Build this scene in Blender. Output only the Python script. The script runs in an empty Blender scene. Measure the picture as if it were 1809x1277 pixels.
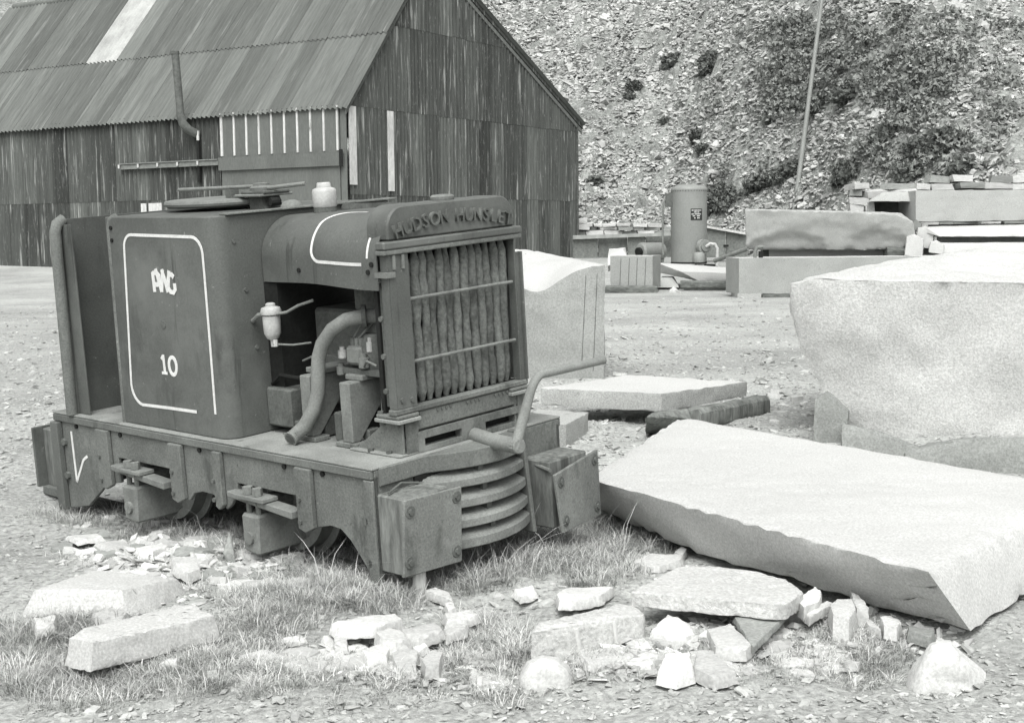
import bpy, bmesh, math, random
import numpy as np
from mathutils import Vector, Matrix, noise
random.seed(7); np.random.seed(7)
S = bpy.context.scene
COL = S.collection
# ------------------------------------------------------------------ camera, sky, sun, exposure
F, CX, CY, EYE = 2450.0, 904.5, 638.5, 1.30          # focal length in pixels of the 1809 wide picture, eye height
M = np.array([[0.99995, -0.00996, 0.0], [0.0, 0.0, 1.0], [0.0, -1.0, 0.0]])
def _frame():
    p, roll = math.atan((638.5 - 412) / F), 0.010
    up = np.array([0, -math.cos(p), -math.sin(p)])
    c, s = math.cos(roll), math.sin(roll)
    up = np.array([[c, s, 0], [-s, c, 0], [0, 0, 1]]) @ up
    fw = np.array([0, 0, 1.0]); fw = fw - up * (up @ fw); fw /= np.linalg.norm(fw)
    rt = np.cross(up, fw)
    if rt[0] < 0: rt = -rt
    return np.stack([rt, fw, up])
M = _frame()                                          # picture axes (right, down, forward) -> world
cam_d = bpy.data.cameras.new('camera'); cam = bpy.data.objects.new('camera', cam_d); COL.objects.link(cam)
cam_d.sensor_width = 36.0; cam_d.lens = F / 1809 * 36; cam_d.clip_start = 0.05; cam_d.clip_end = 500
r_ = M @ np.array([1, 0, 0]); u_ = M @ np.array([0, -1, 0]); b_ = M @ np.array([0, 0, -1])
cam.matrix_world = Matrix(((r_[0], u_[0], b_[0], 0), (r_[1], u_[1], b_[1], 0), (r_[2], u_[2], b_[2], EYE), (0, 0, 0, 1)))
S.camera = cam
SUN_EL, SUN_AZ = math.radians(56), math.radians(-176)  # azimuth from +Y towards +X: behind the camera, a little to the left
world = bpy.data.worlds.new('World'); S.world = world; world.use_nodes = True
nt = world.node_tree; nt.nodes.clear()
sky = nt.nodes.new('ShaderNodeTexSky'); sky.sky_type = 'NISHITA'; sky.sun_disc = False
sky.sun_elevation = SUN_EL; sky.sun_rotation = SUN_AZ
sky.air_density = 1.5; sky.dust_density = 5.0
bw = nt.nodes.new('ShaderNodeRGBToBW'); bg = nt.nodes.new('ShaderNodeBackground'); wo = nt.nodes.new('ShaderNodeOutputWorld')
bg.inputs[1].default_value = 0.15
nt.links.new(sky.outputs[0], bw.inputs[0]); nt.links.new(bw.outputs[0], bg.inputs[0]); nt.links.new(bg.outputs[0], wo.inputs[0])
sd = bpy.data.lights.new('sun', 'SUN'); sd.energy = 1.5; sd.angle = math.radians(45); sd.color = (1, 0.99, 0.965)
sun = bpy.data.objects.new('sun', sd); COL.objects.link(sun)
sdir = Vector((math.sin(SUN_AZ) * math.cos(SUN_EL), math.cos(SUN_AZ) * math.cos(SUN_EL), math.sin(SUN_EL)))
sun.rotation_euler = sdir.to_track_quat('Z', 'Y').to_euler(); sun.location = (0, 0, 30)
S.view_settings.view_transform = 'Standard'; S.view_settings.look = 'None'
S.view_settings.exposure = 0.62; S.view_settings.gamma = 1.0; S.view_settings.use_curve_mapping = False
S.cycles.max_bounces = 6; S.cycles.diffuse_bounces = 4; S.cycles.use_denoising = True

# ------------------------------------------------------------------ measuring helpers
def ray(px, py): return M @ np.array([(px - CX) / F, (py - CY) / F, 1.0])
def gnd(px, py, z=0.0):
    r = ray(px, py); t = (z - EYE) / r[2]; return Vector((r[0] * t, r[1] * t, z))
def at(px, py, Y):
    r = ray(px, py); t = Y / r[1]; return Vector((r[0] * t, Y, EYE + r[2] * t))
def sstep(a, b, x):
    t = np.clip((x - a) / (b - a), 0, 1); return t * t * (3 - 2 * t)
def hill_base(x): return 46.5 - 13.0 * sstep(5.0, 13.0, x)
def land(x, y):                                       # height of the yard floor and of the tip behind it
    g = 0.5 * sstep(29, 44, y)
    h = y - hill_base(x)
    k = 0.78 * np.maximum(h, 0) + 0.25 * np.maximum(0, 1 - np.abs(h) / 1.5)
    w = np.clip(h / 4, 0, 1)
    k = k + w * (0.5 * np.sin(x * 0.45 + y * 0.2) + 0.35 * np.sin(x * 0.8 - y * 0.5 + 1.0))
    return g + k
def on_hill(px, py):
    r = ray(px, py); Y = 25.0
    while Y < 140:
        t = Y / r[1]
        if EYE + r[2] * t < float(land(r[0] * t, Y)): return Vector((r[0] * t, Y, EYE + r[2] * t))
        Y += 0.1
    return Vector((r[0] * t, Y, EYE + r[2] * t))

# ------------------------------------------------------------------ materials (black and white print: greys with a faint green cast)
def tone(v):
    k = min(1.0, v / 0.45)
    return (v * (0.93 + 0.06 * k), v, v * (0.925 + 0.05 * k), 1)
MATS = {}
def mat(name, v, var=0.35, scale=6.0, fine=60.0, fvar=0.3, rough=0.9, bump=0.4, bdist=0.004, stretch=None, spots=None, objvar=0.0, spec=0.25, metal=0.0, island=0.0):
    m = bpy.data.materials.new(name); m.use_nodes = True; MATS[name] = m
    n = m.node_tree.nodes; l = m.node_tree.links; n.clear()
    out = n.new('ShaderNodeOutputMaterial'); bs = n.new('ShaderNodeBsdfPrincipled'); l.new(bs.outputs[0], out.inputs[0])
    bs.inputs['Roughness'].default_value = rough; bs.inputs['Metallic'].default_value = metal
    bs.inputs['Specular IOR Level'].default_value = spec
    tc = n.new('ShaderNodeTexCoord'); oi = n.new('ShaderNodeObjectInfo'); vm = n.new('ShaderNodeVectorMath'); vm.operation = 'MULTIPLY_ADD'
    cmb = n.new('ShaderNodeCombineXYZ')
    for i in range(3):
        q = n.new('ShaderNodeMath'); q.operation = 'MULTIPLY'; q.inputs[1].default_value = (37.0, 19.0, 53.0)[i]
        l.new(oi.outputs['Random'], q.inputs[0]); l.new(q.outputs[0], cmb.inputs[i])
    vm.inputs[1].default_value = stretch or (1, 1, 1)
    l.new(tc.outputs['Object'], vm.inputs[0]); l.new(cmb.outputs[0], vm.inputs[2])
    def nz(sc, det=6.0, ro=0.6):
        t = n.new('ShaderNodeTexNoise'); t.inputs['Scale'].default_value = sc; t.inputs['Detail'].default_value = det; t.inputs['Roughness'].default_value = ro
        l.new(vm.outputs[0], t.inputs['Vector']); return t.outputs['Fac']
    def math_(op, a, b):
        t = n.new('ShaderNodeMath'); t.operation = op
        for i, x in enumerate((a, b)):
            if isinstance(x, (int, float)): t.inputs[i].default_value = x
            else: l.new(x, t.inputs[i])
        return t.outputs[0]
    def remap(x, a, b, c, d):
        t = n.new('ShaderNodeMapRange'); l.new(x, t.inputs[0])
        for i, q in enumerate((a, b, c, d)): t.inputs[i + 1].default_value = q
        return t.outputs[0]
    big = nz(scale); fin = nz(fine, 4.0, 0.7)
    f = math_('MULTIPLY', remap(big, 0.3, 0.7, 1 - var, 1 + var), remap(fin, 0.3, 0.7, 1 - fvar, 1 + fvar))
    if objvar: f = math_('MULTIPLY', f, remap(oi.outputs['Random'], 0, 1, 1 - objvar, 1 + objvar))
    if island:
        ge = n.new('ShaderNodeNewGeometry'); f = math_('MULTIPLY', f, remap(ge.outputs['Random Per Island'], 0, 1, 1 - island, 1 + island))
    col = n.new('ShaderNodeMix'); col.data_type = 'RGBA'; col.blend_type = 'MULTIPLY'; col.inputs[0].default_value = 1
    col.inputs[6].default_value = tone(v)
    cc = n.new('ShaderNodeCombineColor'); 
    for i in range(3): l.new(f, cc.inputs[i])
    l.new(cc.outputs[0], col.inputs[7])
    res = col.outputs[2]
    if spots:                                         # (value, scale, low, high): worn or stained patches
        for sv, ss, lo, hi, st in spots:
            t = n.new('ShaderNodeTexNoise'); t.inputs['Scale'].default_value = ss; t.inputs['Detail'].default_value = 8; t.inputs['Roughness'].default_value = 0.65
            v2 = n.new('ShaderNodeVectorMath'); v2.operation = 'MULTIPLY'; v2.inputs[1].default_value = st; l.new(vm.outputs[0], v2.inputs[0]); l.new(v2.outputs[0], t.inputs['Vector'])
            mx = n.new('ShaderNodeMix'); mx.data_type = 'RGBA'; l.new(remap(t.outputs['Fac'], lo, hi, 0, 1), mx.inputs[0]); l.new(res, mx.inputs[6]); mx.inputs[7].default_value = tone(sv); res = mx.outputs[2]
    l.new(res, bs.inputs['Base Color'])
    if bump:
        b1 = n.new('ShaderNodeBump'); b1.inputs['Strength'].default_value = bump; b1.inputs['Distance'].default_value = bdist
        l.new(math_('ADD', fin, math_('MULTIPLY', big, 1.5)), b1.inputs['Height']); l.new(b1.outputs[0], bs.inputs['Normal'])
    return m
ONE = (1, 1, 1)
mat('paint', 0.098, 0.24, 2.2, 120, 0.2, 0.55, 0.3, 0.002, spots=[(0.165, 1.8, 0.50, 0.74, ONE), (0.055, 6, 0.59, 0.72, (1, 1, .35)), (0.06, 16, 0.61, 0.70, (1, 1, .10)), (0.21, 34, 0.655, 0.70, ONE), (0.04, 48, 0.68, 0.73, ONE)], spec=0.42)
mat('paint_dusty', 0.15, 0.3, 3.0, 110, 0.28, 0.9, 0.4, 0.002, spots=[(0.07, 7, 0.56, 0.70, (1, 1, .4)), (0.27, 5, 0.58, 0.78, ONE), (0.055, 40, 0.66, 0.73, ONE), (0.30, 30, 0.67, 0.73, ONE)])
mat('paint_light', 0.19, 0.3, 3.0, 110, 0.28, 0.9, 0.4, 0.002, spots=[(0.09, 7, 0.56, 0.70, (1, 1, .5)), (0.30, 5, 0.58, 0.78, ONE), (0.06, 40, 0.66, 0.73, ONE)])
mat('deck_dust', 0.24, 0.25, 6.0, 150, 0.25, 0.95, 0.3, 0.002, spots=[(0.10, 7, 0.6, 0.72, ONE)])
mat('iron', 0.115, 0.3, 8.0, 90, 0.25, 0.8, 0.4, 0.003, spots=[(0.2, 14, 0.6, 0.75, ONE)])
mat('iron_light', 0.19, 0.25, 8.0, 110, 0.2, 0.8, 0.3, 0.002, spots=[(0.09, 10, 0.62, 0.75, ONE)])
mat('black_iron', 0.016, 0.3, 8.0, 60, 0.3, 0.8, 0.3, 0.003)
mat('tube_metal', 0.12, 0.3, 9.0, 70, 0.4, 0.85, 0.8, 0.006, spots=[(0.05, 12, 0.58, 0.75, ONE)], objvar=0.18)
mat('white_paint', 0.66, 0.10, 20.0, 200, 0.15, 0.7, 0.1, 0.001)
mat('bowl_metal', 0.42, 0.2, 14.0, 120, 0.15, 0.5, 0.2, 0.001, spec=0.5)
mat('rust_pipe', 0.21, 0.2, 6.0, 120, 0.2, 0.85, 0.3, 0.002, spots=[(0.12, 7, 0.6, 0.8, ONE)])
mat('old_wood', 0.17, 0.35, 7.0, 40, 0.4, 0.95, 0.8, 0.006, stretch=(1, 1, 0.2), spots=[(0.06, 8, 0.55, 0.7, (1, 1, .15))])
mat('pale_wood', 0.4, 0.25, 7.0, 40, 0.3, 0.95, 0.5, 0.003, stretch=(1, 1, 0.15))
mat('dark_timber', 0.13, 0.35, 5.0, 40, 0.4, 0.95, 0.8, 0.008, stretch=(0.2, 1, 1))
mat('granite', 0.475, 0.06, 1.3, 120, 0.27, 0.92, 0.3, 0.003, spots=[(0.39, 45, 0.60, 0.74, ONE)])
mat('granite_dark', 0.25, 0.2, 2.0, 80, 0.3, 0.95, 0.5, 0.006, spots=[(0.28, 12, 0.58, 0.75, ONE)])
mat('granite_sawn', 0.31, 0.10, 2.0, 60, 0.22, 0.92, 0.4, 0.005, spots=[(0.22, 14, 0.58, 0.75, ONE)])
mat('granite_grey', 0.37, 0.06, 2.0, 100, 0.36, 0.92, 0.4, 0.005, spots=[(0.26, 34, 0.58, 0.75, ONE)])
mat('granite_rough', 0.51, 0.07, 2.0, 75, 0.28, 0.95, 0.8, 0.008, spots=[(0.40, 28, 0.56, 0.72, ONE)])
mat('pale_stone', 0.55, 0.14, 5.0, 90, 0.22, 0.9, 0.4, 0.004)
mat('slate', 0.52, 0.14, 5.0, 80, 0.2, 0.85, 0.5, 0.004, objvar=0.18)
mat('chip_stone', 0.46, 0.15, 3.0, 80, 0.2, 0.9, 0.3, 0.003, island=0.38)
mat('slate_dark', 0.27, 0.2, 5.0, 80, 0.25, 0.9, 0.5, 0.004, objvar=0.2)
mat('scree', 0.41, 0.15, 0.35, 14, 0.3, 0.95, 0.5, 0.02, spots=[(0.25, 0.8, 0.55, 0.68, ONE)], island=0.32)
mat('tip_ground', 0.24, 0.4, 1.2, 9, 0.5, 0.95, 1.0, 0.08)
mat('gravel_floor', 0.345, 0.26, 0.55, 38, 0.45, 0.95, 0.9, 0.012, spots=[(0.24, 1.6, 0.55, 0.75, ONE), (0.50, 22, 0.6, 0.7, ONE), (0.20, 16, 0.62, 0.74, ONE)])
mat('gravel', 0.38, 0.15, 2.0, 60, 0.2, 0.95, 0.3, 0.004, island=0.24)
mat('grass', 0.30, 0.3, 3.0, 20, 0.2, 0.9, 0.0, island=0.3)
mat('straw', 0.53, 0.3, 3.0, 20, 0.2, 0.9, 0.0, island=0.25)
mat('heather', 0.25, 0.3, 1.4, 12, 0.2, 0.95, 0.0, island=0.18)
mat('bush_leaf', 0.15, 0.35, 1.4, 12, 0.3, 0.95, 0.0, objvar=0.2, island=0.3)
V1 = (1, 1, 0.06)
mat('wall_tin', 0.08, 0.45, 0.5, 25, 0.3, 0.85, 0.2, 0.003, stretch=(1, 1, 0.05), objvar=0.26, spots=[(0.04, 5, 0.57, 0.72, ONE), (0.30, 12, 0.565, 0.66, ONE), (0.24, 42, 0.60, 0.70, (1, 1, 3))])
mat('roof_tin', 0.132, 0.16, 0.8, 25, 0.2, 0.85, 0.2, 0.003, stretch=(.05, 1, 0.05), objvar=0.22, spots=[(0.10, 5, 0.56, 0.72, ONE), (0.21, 7, 0.57, 0.70, ONE)])
mat('skylight', 0.36, 0.3, 1.2, 30, 0.1, 0.6, 0.1, 0.002)
mat('door_board', 0.135, 0.12, 1.5, 25, 0.15, 0.85, 0.15, 0.003, stretch=(1, 1, 0.3))
mat('white_board', 0.55, 0.2, 3, 20, 0.2, 0.85, 0.2, 0.003, stretch=(1, 1, 0.3), spots=[(0.2, 5, 0.62, 0.72, ONE)])
mat('tank_paint', 0.245, 0.1, 1.5, 25, 0.12, 0.55, 0.1, 0.003, spots=[(0.17, 6, 0.66, 0.74, ONE)], spec=0.35)
mat('sign_black', 0.03, 0.1, 4, 40, 0.1, 0.6, 0.0)
mat('slate_panel', 0.15, 0.25, 1.2, 14, 0.3, 0.9, 0.4, 0.01, objvar=0.15)

# ------------------------------------------------------------------ mesh helpers
class MB:
    def __init__(s): s.v = []; s.f = []
    def add(s, vs, fs):
        o = len(s.v); s.v += [tuple(v) for v in vs]; s.f += [[i + o for i in f] for f in fs]; return s
    def box(s, x0, x1, y0, y1, z0, z1):
        x0, x1 = sorted((x0, x1)); y0, y1 = sorted((y0, y1)); z0, z1 = sorted((z0, z1))
        return s.hexa([(x0, y0, z0), (x1, y0, z0), (x1, y1, z0), (x0, y1, z0)], [(x0, y0, z1), (x1, y0, z1), (x1, y1, z1), (x0, y1, z1)])
    def hexa(s, a, b):
        return s.add(list(a) + list(b), [(3, 2, 1, 0), (4, 5, 6, 7), (0, 1, 5, 4), (1, 2, 6, 5), (2, 3, 7, 6), (3, 0, 4, 7)])
    def prism(s, poly, d0, d1, axis='y'):             # outline in the plane across the axis, extruded from d0 to d1
        def P(a, b, d): return {'y': (a, d, b), 'x': (d, a, b), 'z': (a, b, d)}[axis]
        n = len(poly); vs = [P(a, b, d0) for a, b in poly] + [P(a, b, d1) for a, b in poly]
        return s.add(vs, [list(range(n)), list(range(2 * n - 1, n - 1, -1))] + [(i, i + n, (i + 1) % n + n, (i + 1) % n) for i in range(n)])
    def tube(s, pts, r, n=10, cap=True):
        pts = [Vector(p) for p in pts]; rs = r if isinstance(r, (list, tuple)) else [r] * len(pts)
        vs = []; fs = []; ref = None
        for i, p in enumerate(pts):
            t = (pts[min(i + 1, len(pts) - 1)] - pts[max(i - 1, 0)]).normalized()
            if ref is None: ref = Vector((0, 0, 1)) if abs(t.z) < 0.9 else Vector((1, 0, 0))
            a = (ref - t * ref.dot(t)).normalized(); ref = a; b = t.cross(a)
            for k in range(n):
                w = 2 * math.pi * k / n; vs.append(p + (a * math.cos(w) + b * math.sin(w)) * rs[i])
        for i in range(len(pts) - 1):
            for k in range(n): fs.append((i * n + k, i * n + (k + 1) % n, (i + 1) * n + (k + 1) % n, (i + 1) * n + k))
        if cap: fs += [list(range(n - 1, -1, -1)), list(range((len(pts) - 1) * n, len(pts) * n))]
        return s.add(vs, fs)
    def cyl(s, p0, p1, r, n=16): return s.tube([p0, p1], r, n)
    def lathe(s, prof, c=(0, 0, 0), n=20):            # (radius, z) profile round a vertical axis
        vs = []; fs = []
        for r, z in prof:
            for k in range(n): w = 2 * math.pi * k / n; vs.append((c[0] + r * math.cos(w), c[1] + r * math.sin(w), c[2] + z))
        for i in range(len(prof) - 1):
            for k in range(n): fs.append((i * n + k, i * n + (k + 1) % n, (i + 1) * n + (k + 1) % n, (i + 1) * n + k))
        fs += [list(range(n - 1, -1, -1)), list(range((len(prof) - 1) * n, len(prof) * n))]
        return s.add(vs, fs)
    def grid(s, rows):                                # list of equal rows of points
        n = len(rows[0]); vs = [p for r in rows for p in r]
        return s.add(vs, [(i * n + k, i * n + k + 1, (i + 1) * n + k + 1, (i + 1) * n + k) for i in range(len(rows) - 1) for k in range(n - 1)])
    def mesh(s, name, m, smooth=None, bevel=0.0, fix=True):
        me = bpy.data.meshes.new(name); me.from_pydata(s.v, [], s.f)
        if bevel or fix:
            bm = bmesh.new(); bm.from_mesh(me)
            bmesh.ops.recalc_face_normals(bm, faces=bm.faces)
            if bevel:
                es = [e for e in bm.edges if len(e.link_faces) == 2 and e.calc_face_angle(0) > 0.6]
                bmesh.ops.bevel(bm, geom=es, offset=bevel, segments=1, affect='EDGES', clamp_overlap=True)
            bm.to_mesh(me); bm.free()
        me.materials.append(MATS[m])
        if smooth is None: me.shade_flat()
        else:
            me.shade_smooth(); me.set_sharp_from_angle(angle=math.radians(smooth))
        return me
    def build(s, name, m, parent=None, **k): return link(name, s.mesh(name, m, **k), parent)
def link(name, me, parent=None, loc=None):
    o = bpy.data.objects.new(name, me); COL.objects.link(o)
    if parent: o.parent = parent
    if loc is not None: o.location = loc
    return o
def tag(o, label=None, cat=None, group=None, kind=None):
    if label: o['label'] = label
    if cat: o['category'] = cat
    if group: o['group'] = group
    if kind: o['kind'] = kind
    return o
def empty(name, loc, label, cat, group=None, rot=None):
    o = bpy.data.objects.new(name, None); COL.objects.link(o); o.location = loc; o.empty_display_size = 0.2
    if rot: o.rotation_euler = rot
    return tag(o, label, cat, group)
def recentre(me):
    n = len(me.vertices); a = np.empty(n * 3); me.vertices.foreach_get('co', a); a = a.reshape(-1, 3)
    c = np.array([a[:, 0].mean(), a[:, 1].mean(), a[:, 2].min()]); a -= c; me.vertices.foreach_set('co', a.ravel()); me.update(); return Vector(c)
def arr_mesh(name, V, T, m):                          # big meshes straight from numpy: V (n,3), T (k,3|4)
    me = bpy.data.meshes.new(name); V = np.asarray(V, np.float32); T = np.asarray(T, np.int32)
    me.vertices.add(len(V)); me.vertices.foreach_set('co', V.ravel())
    k = T.shape[1]; me.loops.add(T.size); me.loops.foreach_set('vertex_index', T.ravel())
    me.polygons.add(len(T)); me.polygons.foreach_set('loop_start', np.arange(0, T.size, k, dtype=np.int32))
    me.update(calc_edges=True); me.materials.append(MATS[m]); me.shade_flat(); return me
# rocks: convex hull of a few points, cut fine, then roughened; broken edges get extra loss
def rock_mesh(name, pts, m, cell=0.06, amp=0.006, freq=9.0, chip=0.008, seed=0, big=0.0, smooth=32):
    bm = bmesh.new()
    for p in pts: bm.verts.new(p)
    r = bmesh.ops.convex_hull(bm, input=bm.verts)
    bmesh.ops.delete(bm, geom=[g for g in r['geom_interior'] if isinstance(g, bmesh.types.BMVert)], context='VERTS')
    bmesh.ops.dissolve_limit(bm, angle_limit=0.05, verts=bm.verts, edges=bm.edges)
    bmesh.ops.triangulate(bm, faces=bm.faces)
    for it in range(7):
        es = [e for e in bm.edges if e.calc_length() > cell * 1.6]
        if not es or len(bm.faces) > 16000: break
        bmesh.ops.subdivide_edges(bm, edges=es, cuts=1, use_grid_fill=False)
        bmesh.ops.triangulate(bm, faces=[f for f in bm.faces if len(f.verts) > 3])
    bmesh.ops.recalc_face_normals(bm, faces=bm.faces); bm.normal_update()
    off = Vector((seed * 13.1, seed * 7.7, seed * 3.3)); sharp = set()
    for e in bm.edges:
        if len(e.link_faces) == 2 and e.calc_face_angle(0) > 0.35: sharp.add(e.verts[0]); sharp.add(e.verts[1])
    new = []
    for v in bm.verts:
        d = (noise.fractal(v.co * freq + off, 1.0, 2.0, 4)) * amp
        if big: d += noise.noise(v.co * 2.2 + off) * big
        if v in sharp: d -= abs(noise.noise(v.co * freq * 1.7 + off)) * chip * 2.2
        new.append(v.co + v.normal * d)
    for v, c in zip(bm.verts, new): v.co = c
    me = bpy.data.meshes.new(name); bm.to_mesh(me); bm.free(); me.materials.append(MATS[m])
    me.shade_smooth(); me.set_sharp_from_angle(angle=math.radians(smooth)); return me
SEED = [0]
def rock(name, pts, m, label, cat='stone', group=None, **k):
    SEED[0] += 1; me = rock_mesh(name, pts, m, seed=SEED[0], **k); c = recentre(me)
    return tag(link(name, me, None, c), label, cat, group)
def pale_tops(me, lim=.8, m='granite'):               # paler upper faces: split stone, with brightness from above put into the colour
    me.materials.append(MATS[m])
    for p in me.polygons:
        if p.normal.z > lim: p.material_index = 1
def slab(name, outline, ztop, thick, m, label, cat='stone', group=None, spread=0.015, tilt=(0, 0), jag=False, **k):
    P = [gnd(x, y, ztop) for x, y in outline]; c = sum(P, Vector()) / len(P); pts = []
    rj = random.Random(len(outline) * 31 + int(outline[0][0]))
    for p in P:
        z = ztop + (rj.uniform(-.10, .10) * thick if jag else 0) + (p.x - c.x) * tilt[0] + (p.y - c.y) * tilt[1]
        q = Vector((p.x, p.y, z)); pts.append(q); d = Vector((p.x - c.x, p.y - c.y, 0))
        pts.append(Vector((p.x, p.y, z - thick)) + (d.normalized() * spread if d.length > 1e-4 else Vector()))
    return rock(name, pts, m, label, cat, group, **k)

# ------------------------------------------------------------------ setting: yard floor and slate tip
def axis_pts(segs):
    out = []
    for a, b, s in segs: out += list(np.arange(a, b, s))
    return np.array(out + [segs[-1][1]])
gx = axis_pts([(-120, -12, 6), (-12, -3, .25), (-3, 4.5, .05), (4.5, 14, .25), (14, 120, 6)])
gy = axis_pts([(-40, 2, 6), (2, 12, .05), (12, 20, .15), (20, 48, .4), (48, 160, 6)])
X, Y = np.meshgrid(gx, gy)
def relief(x, y):
    near = np.exp(-((x - 0.4) ** 2 + (y - 6) ** 2) / 60.0)
    return near * (0.014 * np.sin(x * 5.1 + 1.3 * y) + 0.012 * np.sin(y * 6.3 - x * 2.2 + 1) + 0.010 * np.sin(x * 11 + 2) * np.sin(y * 9))
def floor_z(x, y): return 0.5 * sstep(29, 44, y) + relief(x, y)
Z = floor_z(X, Y)
Z += np.where((np.abs(X - .7) < 4) & (Y < 12) & (Y > 2), np.random.normal(0, .0035, X.shape), 0)
nx = len(gx); I = np.arange(nx * len(gy)).reshape(len(gy), nx)
quads = np.stack([I[:-1, :-1], I[:-1, 1:], I[1:, 1:], I[1:, :-1]], -1).reshape(-1, 4)
gme = arr_mesh('ground', np.stack([X, Y, Z], -1).reshape(-1, 3), quads, 'gravel_floor'); gme.shade_smooth()
tag(link('ground', gme), kind='structure')
hx = axis_pts([(-110, -8, 5), (-8, 24, .35), (24, 110, 5)]); hy = axis_pts([(30, 66, .35), (66, 130, 4)])
HX, HY = np.meshgrid(hx, hy); HZ = land(HX, HY)
HZ = np.where(HY < hill_base(HX) - 2.0, -1.5, HZ - 0.12 * (HY < hill_base(HX)))
HZ = HZ + np.where((HX > -8) & (HX < 24) & (HY > hill_base(HX)), np.random.normal(0, .10, HX.shape), 0)
nx = len(hx); I = np.arange(nx * len(hy)).reshape(len(hy), nx)
quads = np.stack([I[:-1, :-1], I[:-1, 1:], I[1:, 1:], I[1:, :-1]], -1).reshape(-1, 4)
hme = arr_mesh('hillside', np.stack([HX, HY, HZ], -1).reshape(-1, 3), quads, 'tip_ground')
tag(link('hillside', hme), kind='structure')
BUSH = [(1285, 346, 34, 24, 'dark rounded heather bush just right of the tank'), (1252, 343, 16, 13, 'small dark bush touching the right side of the tank top'), (1252, 375, 12, 10, 'tiny dark bush beside the tank plate'), (1352, 318, 24, 15, 'dark bush left of the leaning pole foot'), (1384, 306, 26, 15, 'dark bush just behind the leaning pole'), (1408, 294, 14, 12, 'small dark bush right behind the middle of the pole'), (1330, 330, 14, 12, 'small dark bush above the scalloped block left end'), (1365, 200, 16, 20, 'dark bush at the left end of the upper heather patch'), (1232, 240, 12, 11, 'small dark bush high above the tank'), (1241, 262, 10, 8, 'tiny dark bush below the high small bush'), (1188, 107, 20, 12, 'low dark bush highest above the tank'), (1118, 152, 16, 9, 'dark bush on the slope above the drum'), (1112, 174, 10, 7, 'tiny dark bush beneath the one above the drum'), (1254, 112, 22, 22, 'dark bush on the upper slope left of the pole'), (1500, 300, 32, 18, 'dark bush above the dry stone wall left end'), (1486, 318, 16, 10, 'low bush at the left foot of the dry stone wall'), (1560, 242, 24, 20, 'dark bush halfway up the right slope'), (1625, 258, 28, 16, 'dark bush on the pale streak at right'), (1662, 266, 22, 14, 'dark bush right of the one on the pale streak'), (1612, 302, 34, 14, 'broad low bush above the pale wall slabs'), (1700, 296, 24, 18, 'dark bush at the far right edge above the pile'), (1680, 240, 30, 16, 'dark bush at the far right edge on the slope'), (1050, 318, 16, 7, 'low dark bush by the shed corner'), (1175, 214, 9, 7, 'tiny dark tuft on the open scree'), (1450, 180, 34, 18, 'dark bush just right of the pole upper part'), (1500, 165, 32, 14, 'low dark bush in the upper heather patch')]
COVER = ((1395, 130, 45, 45, 70), (1390, 180, 35, 30, 50), (1605, 150, 80, 40, 150), (1620, 205, 45, 25, 50), (1500, 108, 90, 18, 60), (1670, 110, 50, 25, 40), (1480, 150, 40, 20, 24), (1560, 265, 40, 25, 28), (1640, 290, 60, 15, 34), (1560, 60, 260, 40, 150), (1760, 180, 40, 120, 45), (1690, 245, 30, 20, 24), (1410, 60, 60, 30, 45), (1300, 160, 60, 60, 9), (1230, 170, 90, 60, 8), (1330, 300, 50, 20, 10))
# many small angular flakes thrown together into one mesh
BASE = np.array([(-1, -.7, -.5), (1, -.8, -.5), (.8, .8, -.5), (-.9, .7, -.5), (-.8, -.6, .5), (.9, -.5, .5), (.7, .6, .5), (-.7, .8, .5)])
BF = np.array([(3, 2, 1, 0), (4, 5, 6, 7), (0, 1, 5, 4), (1, 2, 6, 5), (2, 3, 7, 6), (3, 0, 4, 7)])
def flakes(pos, size, flat, tilt, rng):
    n = len(pos); b = BASE[None] * (1 + rng.normal(0, .28, (n, 8, 3)))
    sc = np.stack([size, size * rng.uniform(.5, 1, n), size * flat * rng.uniform(.6, 1.5, n)], -1) * .5
    b = b * sc[:, None, :]
    a = rng.uniform(0, 2 * np.pi, n); tx = rng.normal(0, tilt, n); ty = rng.normal(0, tilt, n)
    def rot(b, i, j, w):
        c, s = np.cos(w)[:, None], np.sin(w)[:, None]; u = b[:, :, i] * c - b[:, :, j] * s; v = b[:, :, i] * s + b[:, :, j] * c
        b[:, :, i] = u; b[:, :, j] = v
    rot(b, 1, 2, tx); rot(b, 0, 2, ty); rot(b, 0, 1, a)
    V = (b + pos[:, None, :]).reshape(-1, 3)
    Q = (BF[None] + (np.arange(n) * 8)[:, None, None]).reshape(-1, 4)
    return V, Q
rng = np.random.default_rng(3)
n = 105000; x = rng.uniform(-4, 22, n); h = rng.uniform(0, 1, n) ** 0.8 * 22; y = hill_base(x) - .6 + h
keep = (x / y > -.02) & (x / y < .42); x, y = x[keep], y[keep]
sz = .09 + .15 * rng.random(len(x)) ** 2.4 + .25 * rng.random(len(x)) * (rng.random(len(x)) < .05)
qx, qy, qz = M.T @ np.stack([x, y, land(x, y) - EYE]); qx, qy = CX + F * qx / qz, CY + F * qy / qz; keep = np.ones(len(x), bool); thin = rng.random(len(x))
for q in COVER: keep &= ~((((qx - q[0]) / q[2]) ** 2 + ((qy - q[1]) / q[3]) ** 2 < 1) & (thin < min(.9, q[4] / q[2] / q[3] * 18)))
for q in BUSH: keep &= ~(((qx - q[0]) / q[2]) ** 2 + ((qy - q[1]) / q[3]) ** 2 < 1)
x, y, sz = x[keep], y[keep], sz[keep]
z = land(x, y) + sz * .10
V, Q = flakes(np.stack([x, y, z], -1), sz, .55, .38, rng)
tag(link('scree', arr_mesh('scree', V, Q, 'scree')), kind='stuff')
n = 44000; px = rng.uniform(-40, 1860, n); 
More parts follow.
